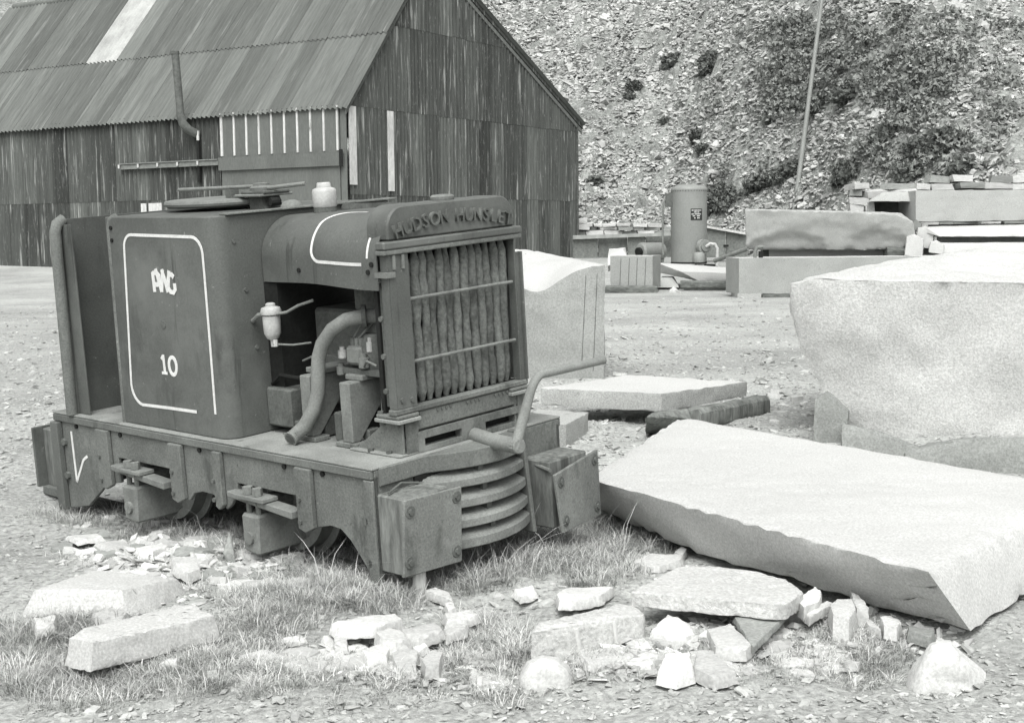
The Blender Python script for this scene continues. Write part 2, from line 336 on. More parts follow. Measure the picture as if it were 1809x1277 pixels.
yy = 1.0 / rng.uniform(1 / 27.0, 1 / 3.4, n); xx = (px - CX) / F * yy
kp = (yy > 7.5) | (rng.random(n) < .38); xx, yy = xx[kp], yy[kp]; n = len(xx)
sz = np.clip(rng.lognormal(-4.0, .5, n), .007, .08) * np.clip(yy / 9, .7, 1.5)
V, Q = flakes(np.stack([xx, yy, floor_z(xx, yy) + sz * .12], -1), sz, .36, .2, rng)
tag(link('gravel', arr_mesh('gravel', V, Q, 'gravel')), kind='stuff')

# ------------------------------------------------------------------ shed of corrugated sheets
P1, P2 = Vector((-4.07, 35.0, 0)), Vector((2.14, 45.0, 0))
gdir = (P2 - P1).normalized(); GW = (P2 - P1).length
shed = empty('corrugated_shed', P1, 'large rusty corrugated iron shed with steep roof and sliding door', 'shed', rot=(0, 0, math.atan2(gdir.y, gdir.x)))
EAVE, SL, SR, ER = 4.58, 1.17, 0.50, 4.82               # shed frame: x along the gable, y along the left wall
PK = (ER - EAVE + SR * GW) / (SL + SR); PZ = EAVE + SL * PK; LEN = 16.5
def roofline(x): return min(EAVE + SL * x, ER + SR * (GW - x)) - 0.02
PITCH, AMP, SEG = 0.165, 0.036, 6
def sheet(name, m, parent, width, bottom, tops, place, rows=1):
    # place(u, v, w): u across the sheet, v along it, w out of it
    nc = max(2, int(round(width / PITCH * SEG))); mb = MB(); rowsv = []
    for j in range(2):
        r = []
        for i in range(nc + 1):
            u = width * i / nc; w = AMP * math.cos(2 * math.pi * u / PITCH)
            v = bottom if j == 0 else max(bottom + .001, tops(u) if callable(tops) else tops)
            r.append(place(u, v, w))
        rowsv.append(r)
    mb.grid(rowsv); return mb.build(name, m, parent, smooth=60, fix=False)
SHW = 0.66 + 0.165 / 6
def place_gable(x0, dz, tiltw):
    return lambda u, v, w: (x0 + u, -(w + dz + tiltw * u), v)
def place_left(y0, dz):
    return lambda u, v, w: (-(w + dz), y0 + u, v)
rr = random.Random(5)
ROWS = [(0.35, 2.36), (2.30, 4.56), (4.50, 6.76), (6.70, 9.4)]
k = 0
while k * 0.66 < GW - .05:
    x0 = k * 0.66; wd = min(SHW, GW - x0)
    for j, (b, t) in enumerate(ROWS):
        top = max(roofline(x0), roofline(x0 + wd), roofline(min(max(PK, x0), x0 + wd)))
        if top <= b + .05: continue
        lo, hi = b + rr.uniform(-.012, .012), t
        sheet('wall_sheet', 'wall_tin', shed, wd, lo, (lambda u, x0=x0, hi=hi: min(hi, roofline(x0 + u))), place_gable(x0, .012 * j + .003 * (k % 2) + .02, rr.uniform(0, .004)))
    k += 1
DOOR0, DOOR1 = 0.16, 4.15
k = 0
while k * 0.66 < LEN:
    y0 = DOOR1 + .06 + k * .66
    for j, (b, t) in enumerate([(0.0, 2.36), (2.30, EAVE)]):
        sheet('wall_sheet', 'wall_tin', shed, SHW, b, t + (rr.uniform(-.01, .01) if j == 0 else 0), place_left(y0, .012 * j + .006 * (k % 2) + .02))
    k += 1
cosr = 1 / math.hypot(1, SL); RL = PK / cosr
def place_roof_left(y0, lift):
    return lambda u, v, w: ((v * cosr) - (w + lift) * SL * cosr - .02, y0 + u, EAVE + v * SL * cosr + (w + lift) * cosr)
SEAM = 2.42
k = 0
while k * .66 < LEN + .4:
    y0 = -.22 + k * .66
    sheet('roof_sheet', 'roof_tin', shed, SHW, -.22 + rr.uniform(-.02, .02), SEAM + .12, place_roof_left(y0, .03 + .006 * (k % 2)))
    sheet('roof_sheet', 'skylight' if k in (15, 16) else 'roof_tin', shed, SHW, SEAM + rr.uniform(-.02, .02), RL, place_roof_left(y0, .055 + .006 * (k % 2)))
    k += 1
cr = 1 / math.hypot(1, SR); RR = (GW - PK) / cr
k = 0
while k * .66 < LEN + .4:
    y0 = -.22 + k * .66
    sheet('roof_sheet', 'roof_tin', shed, SHW, -.25, RR, (lambda u, v, w, y0=y0, k=k: (GW - v * cr + (w + .04 + .006 * (k % 2)) * SR * cr, y0 + u, ER + v * SR * cr + (w + .04 + .006 * (k % 2)) * cr)))
    k += 1
# verge boards, ridge, corner boards
mb = MB(); mb.hexa([(-.12, -.10, EAVE - .30), (PK, -.10, PZ - .16), (PK, -.05, PZ - .16), (-.12, -.05, EAVE - .30)], [(-.12, -.10, EAVE - .12), (PK, -.10, PZ + .02), (PK, -.05, PZ + .02), (-.12, -.05, EAVE - .12)]); mb.build('verge_board', 'iron', shed)
for z0, z1, yy0, yy1, m in ((-.10, .04, -.12, -.06, 'wall_tin'), (-.24, -.12, -.09, -.05, 'iron_light')):
    mb = MB(); a, b = (GW + .22, ER - .11), (PK, PZ)
    mb.hexa([(a[0], yy0, a[1] + z0), (b[0], yy0, b[1] + z0), (b[0], yy1, b[1] + z0), (a[0], yy1, a[1] + z0)], [(a[0], yy0, a[1] + z1), (b[0], yy0, b[1] + z1), (b[0], yy1, b[1] + z1), (a[0], yy1, a[1] + z1)]); mb.build('verge_board', m, shed)
MB().tube([(PK, -.25, PZ + .05), (PK, LEN + .3, PZ + .05)], .12, 10).build('ridge_cap', 'roof_tin', shed, smooth=60)
MB().box(.02, .30, -.075, -.045, 2.55, 4.50).build('corner_board', 'white_board', shed)
MB().box(-.075, -.045, -.04, .14, .4, 4.50).build('corner_board', 'door_board', shed)
MB().box(1.62, 1.86, -.082, -.052, 2.42, 4.48).build('corner_board', 'white_board', shed)
MB().box(GW - .10, GW - .03, -.09, -.05, .4, ER).build('corner_board', 'iron', shed)
for a, b in ((7.05, 7.25), (6.45, 6.95)): MB().box(-.07, -.045, a, b, 1.95, 2.22).build('pale_board', 'white_board', shed)
# sliding door with glazed top, beam and hanging rail
door = MB().box(-.10, -.05, DOOR0, DOOR1, .35, EAVE - .04).build('sliding_door', 'door_board', shed)
for i in range(10):
    y = DOOR0 + .02 + (DOOR1 - DOOR0 - .1) * i / 9.0
    MB().box(-.125, -.10, y, y + (.055 if i < 9 else .08), 3.40, EAVE - .06).build('glazing_bar', 'white_board', door)
MB().box(-.17, -.10, DOOR0 - .12, DOOR1 + .05, 3.02, 3.36).build('door_beam', 'door_board', door)
MB().box(-.20, -.17, DOOR0 - .16, DOOR0 - .06, 3.0, 3.42).build('beam_bracket', 'black_iron', door)
rail = MB().box(-.16, -.09, DOOR1 + .08, 7.95, 3.17, 3.30).build('door_rail', 'iron_light', shed)
MB().box(-.19, -.09, DOOR1 + .08, 7.95, 3.305, 3.335).build('rail_flange', 'iron_light', rail)
for i in range(5): MB().box(-.205, -.19, 4.9 + i * .75, 4.96 + i * .75, 3.20, 3.30).build('rail_bolt', 'white_board', rail)
pipe = MB().tube([(-.42, 5.40, 6.15), (-.42, 5.32, 5.2), (-.42, 5.27, 4.42)], .10, 14).build('stovepipe', 'iron', shed, smooth=50)
MB().tube([(-.42, 5.27, 4.52), (-.40, 5.22, 4.30), (-.30, 5.10, 4.12), (-.05, 5.02, 4.02)], .115, 14).build('pipe_elbow', 'iron', pipe, smooth=50)
MB().tube([(-.42, 5.41, 6.12), (-.42, 5.41, 6.2)], .12, 14).build('pipe_cap', 'iron', pipe, smooth=50)
MB().box(-.13, -.06, 4.93, 5.01, 2.75, 3.95).build('dark_streak', 'black_iron', pipe)  # dark strip on the wall below the elbow
MB().box(-.16, -.13, 4.90, 4.97, 3.85, 4.1).build('pipe_strap', 'white_board', pipe)

# ------------------------------------------------------------------ locomotive
ex = np.array([0.73684122, 0.06958065, -0.67247569]); ey = np.array([0.67391651, -0.15484729, 0.72239799]); ez = np.array([-0.05386612, -0.98548508, -0.16098942])
LR = np.stack([ex, ey, ez], 1); LO = np.array([(656 - CX) / F, (829 - CY) / F, 1.0]) * 5.0
WR = M @ LR; WO = M @ LO + np.array([0, 0, EYE])
def on_loco(px, py, axis, val):                       # picture point on a plane of the locomotive's own frame
    r = np.array([(px - CX) / F, (py - CY) / F, 1.0]); n = LR[:, axis]; t = ((LO + n * val) @ n) / (r @ n); return LR.T @ (r * t - LO)
loco = empty('narrow_gauge_locomotive', (0, 0, 0), 'derelict small narrow gauge diesel locomotive with open radiator and crank handle', 'locomotive')
loco.matrix_world = Matrix([[*WR[i], WO[i]] for i in range(3)] + [[0, 0, 0, 1]])
W, RB = 1.05, -2.24
def bolt(parent, p, axis, r=.012, h=.012, m='paint'):
    p = Vector(p); d = {'x': Vector((1, 0, 0)), 'y': Vector((0, -1, 0)), 'z': Vector((0, 0, 1))}[axis]
    return MB().cyl(p - d * .004, p + d * h, r, 6).build('bolt', m, parent)
# frame
prof = [(0, -.03), (0, -.47), (-.03, -.47), (-.036, -.44), (-.10, -.36), (-.16, -.295), (-.21, -.26), (-.27, -.255), (-.33, -.27), (-.44, -.28), (-.44, -.165), (-.84, -.165), (-.845, -.21), (-.90, -.27), (-.93, -.288), (-.965, -.25), (-1.02, -.237), (-1.09, -.235), (-1.15, -.25), (-1.19, -.288), (-1.25, -.265), (-1.30, -.165), (-1.72, -.165), (-1.72, -.28), (-1.84, -.30), (-1.92, -.36), (-2.02, -.43), (-2.20, -.465), (RB, -.47), (RB, -.03)]
MB().prism(prof, .012, .03).build('side_frame', 'paint_dusty', loco, bevel=.003)
MB().prism(prof, W - .03, W - .012).build('side_frame', 'paint', loco)
mb = MB().box(RB, 0, 0, W, -.008, 0); mb.build('footplate', 'deck_dust', loco, bevel=.002)
for y0, y1 in ((-.002, .012), (W - .012, W + .002)): MB().box(RB + .004, -.003, y0, y1, -.042, -.010).build('frame_edge', 'paint_dusty', loco, bevel=.003)
MB().box(-.018, 0, .012, W - .012, -.40, -.010).build('buffer_beam', 'paint_dusty', loco, bevel=.003)
MB().box(RB, RB + .018, .012, W - .012, -.40, -.010).build('buffer_beam', 'paint', loco)
MB().box(-.05, .001, -.004, .011, -.468, -.045).build('corner_angle', 'paint_dusty', loco, bevel=.004)
MB().box(RB - .001, RB + .06, -.02, .011, -.465, -.045).build('corner_angle', 'paint', loco, bevel=.004)
for x0, x1, z1 in ((-.438, -.345, -.285), (-.972, -.918, -.275), (-1.285, -1.195, -.288), (-1.86, -1.76, -.305)):
    hp = MB().prism([(x0, -.043), (x1, -.043), (x1, z1 + .01), ((x0 + x1) / 2, z1 - .012), (x0 + .004, z1)], -.014, .011).build('hanger_plate', 'paint_dusty', loco, bevel=.004)
    bolt(hp, ((x0 + x1) / 2 - .02, -.014, -.165), 'y', .010, .009); bolt(hp, ((x0 + x1) / 2 - .022, -.014, z1 + .03), 'y', .010, .009)
for x in (-.52, -.29, -1.08, -1.68, -2.05): MB().cyl((x, .004, -.055), (x, .013, -.055), .011, 8).build('frame_bolt', 'black_iron', loco)
for x, z in ((-2.165, -.14), (-2.165, -.30), (-.052, -.20), (-.045, -.36)): bolt(loco, (x, .012, z), 'y', .018, .016, 'iron')
for pts in ([(-2.105, -.085), (-2.10, -.325)], [(-2.10, -.325), (-2.02, -.21), (-1.985, -.19)]):
    mb = MB()
    for a, b in zip(pts, pts[1:]):
        d = Vector((b[0] - a[0], b[1] - a[1])).normalized() * .0065; nrm = Vector((-d.y, d.x))
        mb.prism([(a[0] + nrm.x, a[1] + nrm.y), (b[0] + nrm.x, b[1] + nrm.y), (b[0] - nrm.x, b[1] - nrm.y), (a[0] - nrm.x, a[1] - nrm.y)], .0095, .013)
    mb.build('frame_lining', 'white_paint', loco)
# axle boxes, springs, wheels
for xa in (-1.565, -.70):
    ab = MB().hexa([(xa - .047, -.05, -.415), (xa + .047, -.05, -.425), (xa + .06, .19, -.425), (xa - .06, .19, -.415)], [(xa - .056, -.045, -.262), (xa + .052, -.045, -.262), (xa + .052, .19, -.262), (xa - .056, .19, -.262)]).build('axle_box', 'iron_light', loco, bevel=.010)
    MB().cyl((xa, -.06, -.355), (xa, -.045, -.355), .026, 12).build('axle_cap', 'iron_light', ab)
    for dx in (-.028, .032):
        MB().cyl((xa + dx, -.02, -.27), (xa + dx, -.02, -.165), .012, 8).build('spring_bolt', 'iron', ab)
        MB().cyl((xa + dx, -.02, -.185), (xa + dx, -.02, -.155), .021, 6).build('nut', 'iron_light', ab)
    MB().box(xa - .075, xa + .10, -.05, .03, -.205, -.187).build('keeper_plate', 'iron_light', ab, bevel=.003)
    MB().hexa([(xa - .16, -.03, -.213), (xa + .25, -.03, -.248), (xa + .25, .03, -.248), (xa - .16, .03, -.213)], [(xa - .16, -.03, -.190), (xa + .25, -.03, -.218), (xa + .25, .03, -.218), (xa - .16, .03, -.190)]).build('spring_leaf', 'iron_light', ab, bevel=.003)
    for yw, s in ((.20, 1), (W - .20, -1)):
        wh = MB(); prof_w = [(.05, -.05), (.07, -.05), (.07, -.02), (.175, -.02), (.185, -.045), (.222, -.045), (.226, .015), (.255, .022), (.252, .04), (.18, .035), (.06, .03), (.05, .03)]
        wh.lathe(prof_w, n=40); wh.v = [(a, c * s, b) for a, b, c in wh.v]
        w_ = wh.build('wheel', 'iron_light', loco, smooth=35); w_.location = (xa, yw, -.235)
        for q in range(4):
            an = q * math.pi / 2 + .5; MB().cyl((.125 * math.cos(an), -.024 * s, .125 * math.sin(an)), (.125 * math.cos(an), -.015 * s, .125 * math.sin(an)), .03, 12).build('wheel_hole', 'black_iron', w_)
    MB().cyl((xa, .02, -.235), (xa, W - .02, -.235), .04, 12).build('axle', 'iron', loco)
MB().box(-2.0, -.2, .32, W - .32, -.30, -.06).build('transmission_case', 'black_iron', loco)
# buffers
def buffer(y0, y1, z0, z1, px, corners):
    bl = MB().box(0.003, .150, y0, y1, z0, z1); o = bl.build('buffer_block', 'old_wood', loco, bevel=.006)
    a = [Vector(c) for c in corners]; nrm = (a[1] - a[0]).cross(a[3] - a[0]).normalized()
    if nrm.x < 0: nrm = -nrm
    pl = MB().hexa([c for c in a], [c + nrm * .014 for c in a]).build('buffer_plate', 'paint_light', loco, bevel=.003)
    for u, v in ((.10, .16), (.90, .12), (.10, .82), (.90, .84)):
        p = (a[0] * (1 - u) + a[1] * u) * (1 - v) + (a[3] * (1 - u) + a[2] * u) * v + nrm * .013
        MB().cyl(p, p + nrm * .005, .024, 16).build('bolt', 'iron', pl, bevel=.002)
        MB().cyl(p + nrm * .005, p + nrm * .012, .012, 8).build('bolt', 'iron', pl)
    return pl
buffer(.012, .235, -.385, -.095, 0, [on_loco(709, 884, 0, .172), on_loco(811, 858, 0, .172), on_loco(812, 990, 0, .172), on_loco(709, 1020, 0, .172)])
buffer(.80, 1.03, -.40, -.125, 0, [on_loco(975, 839, 0, .20), on_loco(1051, 793, 0, .13), on_loco(1057, 908, 0, .13), on_loco(990, 941, 0, .20)])
bx = MB().tube([(.03, .20, -.09), (.02, .12, -.075), (.06, .02, -.085)], .005, 6); bx.build('buffer_strap', 'iron', loco)
MB().tube([on_loco(933, 815, 0, .02), on_loco(972, 831, 0, .16)], .008, 8).build('buffer_rod', 'iron_light', loco)
MB().box(RB - .15, RB, .02, .24, -.38, -.10).build('buffer_block', 'old_wood', loco, bevel=.006)
MB().box(RB - .165, RB - .15, -.03, .26, -.38, -.09).build('buffer_plate', 'paint', loco, bevel=.003)
# bowed cast grille between the buffers
def arc(y, z):                                        # the casting bulges further forward towards its foot
    t = min(1, max(0, -z / .35)); yc = .555 - .085 * t; hw_ = .27 + .10 * t
    return .012 + (.098 + .075 * t) * max(0, 1 - ((y - yc) / hw_) ** 2)
def bow(z0, z1, depth, slope, name, m, y0=.20, y1=.715):
    mb = MB(); N = 24; ring = []
    for i in range(N + 1):
        y = y0 + (y1 - y0) * i / N; xo = arc(y, (z0 + z1) / 2); xi = max(.002, xo - depth)
        ring.append([(xi, y, z0 + slope * .3), (xo - .004, y, z0), (xo, y, z0 + .004), (xo - .002, y, z1 - .003), (xo - .006, y, z1), (xi, y, z1 + slope)])
    n6 = 6; vs = [p for r in ring for p in r]; fs = []
    for i in range(N):
        for k2 in range(n6): fs.append((i * n6 + k2, i * n6 + (k2 + 1) % n6, (i + 1) * n6 + (k2 + 1) % n6, (i + 1) * n6 + k2))
    fs += [list(range(n6 - 1, -1, -1)), list(range(N * n6, N * n6 + n6))]
    return mb.add(vs, fs).build(name, m, loco, smooth=28)
bow(-.070, -.003, .30, .002, 'bow_top', 'paint_dusty', y0=.03, y1=.80)
for z0, z1 in ((-.136, -.104), (-.209, -.176), (-.281, -.248), (-.354, -.316)): bow(z0, z1, .10, .024, 'grille_bar', 'paint_light')
MB().box(.001, .010, .20, .72, -.35, -.05).build('grille_back', 'black_iron', loco)
MB().hexa([(.0, .718, -.40), (.125, .718, -.40), (.125, .738, -.40), (.0, .738, -.40)], [(.0, .718, .01), (.085, .718, .01), (.085, .738, .01), (.0, .738, .01)]).build('grille_end', 'paint_dusty', loco, bevel=.006)
for zc in (-.088, -.157, -.229, -.299): MB().box(.004, arc(.47, zc) - .035, .46, .485, zc - .02, zc + .02).build('grille_web', 'paint', loco)
# casting over the beam with two slots and the starting-handle boss
mb = MB(); zt, zb = .080, .002
for y0, y1, a, b in ((.267, .30, zb, zt), (.50, .632, zb, zt), (.825, .852, zb, zt)): mb.box(-.065, -.028, y0, y1, a, b)
for y0, y1 in ((.30, .50), (.632, .825)): mb.box(-.065, -.0285, y0, y1, zb, .020); mb.box(-.065, -.0285, y0, y1, .052, zt)
mb.build('front_casting', 'paint_dusty', loco)
MB().box(-.10, -.07, .27, .85, .004, .078).build('casting_back', 'black_iron', loco)
# radiator
X0, X1 = -.068, -.03
MB().box(X0, X1 + .004, .16, .895, .160, .182).build('radiator_sill', 'paint_dusty', loco, bevel=.004)
MB().box(X0 + .02, X1 - .004, .262, .885, .086, .159).build('bottom_tank', 'paint_dusty', loco, bevel=.006)
for y in np.linspace(.29, .86, 26): bolt(loco, (X1 - .004, y, .148), 'x', .006, .005, 'iron') if int(y * 100) % 2 == 0 else None
mb = MB().box(X0, X1, .170, .176, .183, .752).box(X1 - .008, X1, .177, .276, .183, .752).box(X0, X1 - .009, .272, .277, .183, .752)
lp = mb.build('radiator_post', 'paint', loco, bevel=.001)
for z in (.25, .38, .52, .66): bolt(lp, (X1 - .05, .170, z), 'y', .011, .007, 'iron')
bolt(lp, (X1, .20, .215), 'x', .011, .008); bolt(lp, (X1, .25, .21), 'x', .011, .008)
for y in (.20, .245): MB().box(X1 + .001, X1 + .008, y - .006, y + .006, .70, .752).build('post_cleat', 'iron_light', lp)
MB().box(X1 - .055, X1 + .01, .155, .20, .672, .692).build('post_cleat', 'iron_light', lp)
MB().box(X0, X1, .852, .860, .183, .752).box(X1 - .008, X1, .861, .880, .183, .70).box(X1 - .01, X1 + .012, .8805, .889, .183, .70).build('radiator_post', 'paint', loco, bevel=.001)
MB().box(X0, X1 + .012, .148, .892, .754, .772).build('tank_flange', 'paint_dusty', loco, bevel=.004)
MB().box(X0, X1 + .014, .148, .893, .7735, .803).build('tank_flange', 'paint', loco, bevel=.006)
def rounded(y0, y1, z0, z1, r, n=7):
    p = [(y0, z0), (y1, z0)]
    for c, a0 in (((y1 - r, z1 - r), 0), ((y0 + r, z1 - r), math.pi / 2)):
        for i in range(n + 1): w = a0 + (math.pi / 2) * i / n; p.append((c[0] + r * math.cos(w), c[1] + r * math.sin(w)))
    return p
cap = MB().prism(rounded(.185, .868, .804, .930, .085), -.150, X1 - .004, 'x').build('header_tank', 'paint', loco, smooth=26, bevel=.007)
MB().lathe([(.045, 0), (.047, .006), (.047, .014), (.038, .02), (.012, .022)], (X1 - .06, .53, .930)).build('filler_cap', 'iron_light', loco, smooth=40)
def letter(ch, name, m, parent, h, thick, place):     # one raised letter; place(u, v, w) puts it on its surface
    cu = bpy.data.curves.new('t', 'FONT'); cu.body = ch; cu.size = h / 0.70; cu.extrude = thick / 2; cu.align_x = 'CENTER'; cu.offset = h * .012; cu.resolution_u = 4
    t = bpy.data.objects.new('t', cu); COL.objects.link(t); bpy.context.view_layer.update()
    me = bpy.data.meshes.new_from_object(t.evaluated_get(bpy.context.evaluated_depsgraph_get())); bpy.data.objects.remove(t)
    for v in me.vertices: v.co = Vector(place(v.co.x, v.co.y, v.co.z))
    me.materials.clear(); me.materials.append(MATS[m]); return link(name, me, parent)
word = 'HUDSON HUNSLET'; widths = {'H': .76, 'U': .74, 'D': .76, 'S': .7, 'O': .82, 'N': .78, ' ': .55, 'L': .62, 'E': .68, 'T': .66}
tot = sum(widths[c] for c in word); ang0 = -.245; cyc, R_ = .527, 1.28; zc = .892 - R_; u = 0
for ch in word:
    mid = (u + widths[ch] / 2) / tot; u += widths[ch]
    if ch == ' ': continue
    a = ang0 + 2 * -ang0 * mid; yb = cyc + R_ * math.sin(a); zb_ = zc - .018 - .052 / 2 + R_ * math.cos(a)
    ca, sa = math.cos(a * 1.25), math.sin(a * 1.25)
    letter(ch, 'raised_letter', 'paint', cap, .050, .014, (lambda p, q, w, yb=yb, zb_=zb_, ca=ca, sa=sa: (X1 + .002 + w, yb + p * ca * .92 + q * sa, zb_ - p * sa * .92 + q * ca)))
rt = random.Random(11)
for i in range(13):
    y = .297 + i * .0435 + rt.uniform(-.003, .003); pts = []; rs = []; ph = rt.uniform(0, 9)
    for j in range(30):
        z = .184 + j * (.752 - .184) / 29; e = 1 - .45 * max(0, 1 - j / 2.0) - .45 * max(0, 1 - (29 - j) / 2.0)
        wob = noise.noise(Vector((i * 3.7, z * 7, ph)))
        pts.append((X1 - .045 + .006 * noise.noise(Vector((i, z * 5, 4.2))), y + .008 * wob, z)); rs.append((.0200 + .006 * noise.noise(Vector((i * 2.1, z * 16, 1.3))) + .0025 * noise.noise(Vector((i, z * 45, 2)))) * e)
    MB().tube(pts, rs, 12).build('radiator_tube', 'tube_metal', loco, smooth=60)
MB().box(-.135, -.115, .19, .885, .150, .775).build('radiator_core', 'black_iron', loco)
for yc_ in (.20, .868): MB().box(-.114, X0 - .002, yc_, yc_ + .006, .184, .752).build('radiator_cheek', 'iron', loco)
MB().box(-.114, X0 - .002, .207, .867, .752, .77).build('core_header', 'black_iron', loco)
MB().box(-.114, X0 - .002, .207, .867, .165, .183).build('core_header', 'black_iron', loco)
for z in (.583, .349): MB().tube([(X1 - .008, .272, z), (X1 - .008, .84, z)], .0065, 8).build('tube_rod', 'iron_light', loco)
# radiator brackets
for s, yb in ((1, .172), (-1, .79)):
    br = MB().prism([(-.305, .004), (-.035, .004), (-.035, .128), (-.135, .128), (-.17, .095)], yb + .022, yb + .034).build('radiator_bracket', 'paint_dusty', loco, bevel=.003)
    MB().box(-.31, -.030, yb - .005, yb + .10, .001, .009).build('bracket_foot', 'deck_dust', br, bevel=.002)
    MB().box(-.034, -.029, yb + .036, yb + .10, .01, .128).build('bracket_web', 'paint_dusty', br)
    MB().box(-.150, -.012, yb - .012, yb + .105, .129, .144).build('bracket_seat', 'deck_dust', br, bevel=.003)
    MB().box(-.142, -.018, yb - .008, yb + .10, .146, .159).build('bracket_seat', 'paint_dusty', br, bevel=.003)
    for x, y in ((-.20, yb + .005), (-.10, yb + .008)): bolt(br, (x, y, .009), 'z', .012, .010, 'iron')
    for x in (-.13, -.05): bolt(br, (x, yb + .01, .119), 'z', .010, .008, 'iron'); bolt(br, (x, yb + .006, .159), 'z', .012, .010, 'iron')
# bonnet: bent sheet, narrower at the cab
def bon(x, t):                                        # t in 0..1 from lower left edge over the top to lower right edge
    k = (x + .88) / .80; hw = .268 + .100 * k; yc = .525; zl, zt = .628, .888 + .010 * k; r = .165
    l1, l2, l3 = zt - r - zl, r * math.pi / 2, hw - r; L = l1 + l2 + l3
    def half(d):
        if d < l1: return (-hw, zl + d)
        d -= l1
        if d < l2: w = d / r; return (-hw + r - r * math.cos(w), zt - r + r * math.sin(w))
        return (-hw + r + (d - l2), zt)
    d = t * 2 * L
    y, z = half(d) if d <= L else half(2 * L - d)
    return Vector((x, yc + (y if d <= L else -y), z + .004 * math.sin(x * 9)))
def bonnet_sheet(x0, x1, off, ta, tb, nx_, nt_):
    out = MB(); rows = []
    for i in range(nx_ + 1):
        x = x0 + (x1 - x0) * i / nx_; row = []
        for j in range(nt_ + 1):
            t = ta + (tb - ta) * j / nt_; p = bon(x, t); q = bon(x, min(1, t + .004)) - bon(x, max(0, t - .004)); nn = Vector((0, -q.z, q.y)).normalized(); row.append(p + nn * off)
        rows.append(row)
    return rows
def shell(rows_o, rows_i):
    mb = MB().grid(rows_o); mb.grid(rows_i)
    a, b = len(rows_o), len(rows_o[0]); o2 = a * b
    for i in range(a - 1): mb.f.append([i * b, (i + 1) * b, o2 + (i + 1) * b, o2 + i * b]); mb.f.append([i * b + b - 1, (i + 1) * b + b - 1, o2 + (i + 1) * b + b - 1, o2 + i * b + b - 1])
    for j in range(b - 1): mb.f.append([j, j + 1, o2 + j + 1, o2 + j]); q = (a - 1) * b; mb.f.append([q + j, q + j + 1, o2 + q + j + 1, o2 + q + j])
    return mb
bonnet = shell(bonnet_sheet(-.88, -.07, 0, 0, 1, 16, 60), bonnet_sheet(-.88, -.07, -.005, 0, 1, 16, 60)).build('bonnet', 'paint', loco, smooth=45)
def lining(path, wdt, name, parent):                  # painted band on the bonnet; path of (x, t)
    mb = MB(); pts = [bon(x, t) for x, t in path]; rows = []
    for i, (x, t) in enumerate(path):
        p = pts[i]; tg = (pts[min(i + 1, len(pts) - 1)] - pts[max(0, i - 1)]).normalized()
        q = bon(x, min(1, t + .004)) - bon(x, max(0, t - .004)); nn = Vector((0, -q.z, q.y)).normalized(); sd = nn.cross(tg).normalized() * wdt / 2
        rows.append([p - sd + nn * .0012, p - sd + nn * .0025, p + sd + nn * .0025, p + sd + nn * .0012])
    mb.grid(rows); return mb.build(name, 'white_paint', parent)
def rr_path(xa, xb, ta, tb, rx, rt2, n=8):
    P = []
    P += [(xa, tb - (tb - ta - rt2) * i / 12) for i in range(13)]
    P += [(xa + rx - rx * math.cos(w), ta + rt2 - rt2 * math.sin(w)) for w in np.linspace(0, math.pi / 2, n)]
    P += [(xa + rx + (xb - xa - rx) * i / 10, ta) for i in range(1, 11)]
    return P
t_low, t_top = .085, .36
lining([(-.505 + .16 * (max(0, (t - .24) / .12)) ** 2, t) for t in np.linspace(t_top, .13, 18)] + [(-.505 + .05 * (1 - math.cos(w)), .13 - .045 * math.sin(w)) for w in np.linspace(.2, math.pi / 2, 6)] + [(x, t_low) for x in np.linspace(-.44, -.165, 10)], .012, 'bonnet_lining', bonnet)
lining([(-.128, t) for t in np.linspace(.105, .225, 8)], .010, 'bonnet_lining', bonnet)
lining([(-.128 + .055 * (max(0, (t - .235) / .12)) ** 2, t) for t in np.linspace(.24, .35, 12)], .010, 'bonnet_lining', bonnet)
for x, t in ((-.10, .085), (-.125, .06), (-.60, .05)): 
    p = bon(x, t); MB().cyl(p + Vector((0, .003, 0)), p + Vector((0, -.006, 0)), .010, 10).build('bonnet_fastener', 'black_iron', bonnet)
# cab box with lined side panel
CXB, CXF, CY0 = -1.665, -.888, .03
def cab_outline(r=.075, n=6):
    p = [(CXB, CY0)]
    for i in range(n + 1): w = -math.pi / 2 + math.pi / 2 * i / n; p.append((CXF - r + r * math.cos(w), CY0 + r + r * math.sin(w)))
    for i in range(n + 1): w = math.pi / 2 * i / n; p.append((CXF - r + r * math.cos(w), W - CY0 - r + r * math.sin(w)))
    p.append((CXB, W - CY0)); return p
cab = MB().prism(cab_outline(), .001, .905, 'z').build('cab_casing', 'paint', loco, smooth=35, bevel=.004)
MB().tube([(CXB - .005, CY0 + .012, .002), (CXB + .008, CY0 + .012, .45), (CXB + .018, CY0 + .012, .86), (CXB + .03, CY0 + .014, .893), (CXB + .06, CY0 + .016, .903)], .0165, 12).build('edge_tube', 'paint_dusty', cab, smooth=60)
for z in (.858, .805): MB().cyl((CXB + .045, CY0 + .002, z), (CXB + .045, CY0 - .006, z), .009, 8).build('bolt', 'black_iron', cab)
def flat_band(pts, wdt, y, closed=False):
    mb = MB(); n = len(pts); rows = []
    for i in range(n):
        a, b = Vector(pts[(i - 1) % n if closed else max(0, i - 1)]), Vector(pts[(i + 1) % n if closed else min(n - 1, i + 1)])
        d = (b - a).normalized(); nn = Vector((-d.y, d.x)) * wdt / 2; p = Vector(pts[i])
        rows.append([(p.x - nn.x, y, p.y - nn.y), (p.x - nn.x, y - .002, p.y - nn.y), (p.x + nn.x, y - .002, p.y + nn.y), (p.x + nn.x, y, p.y + nn.y)])
    if closed: rows.append(rows[0])
    mb.grid(rows); return mb
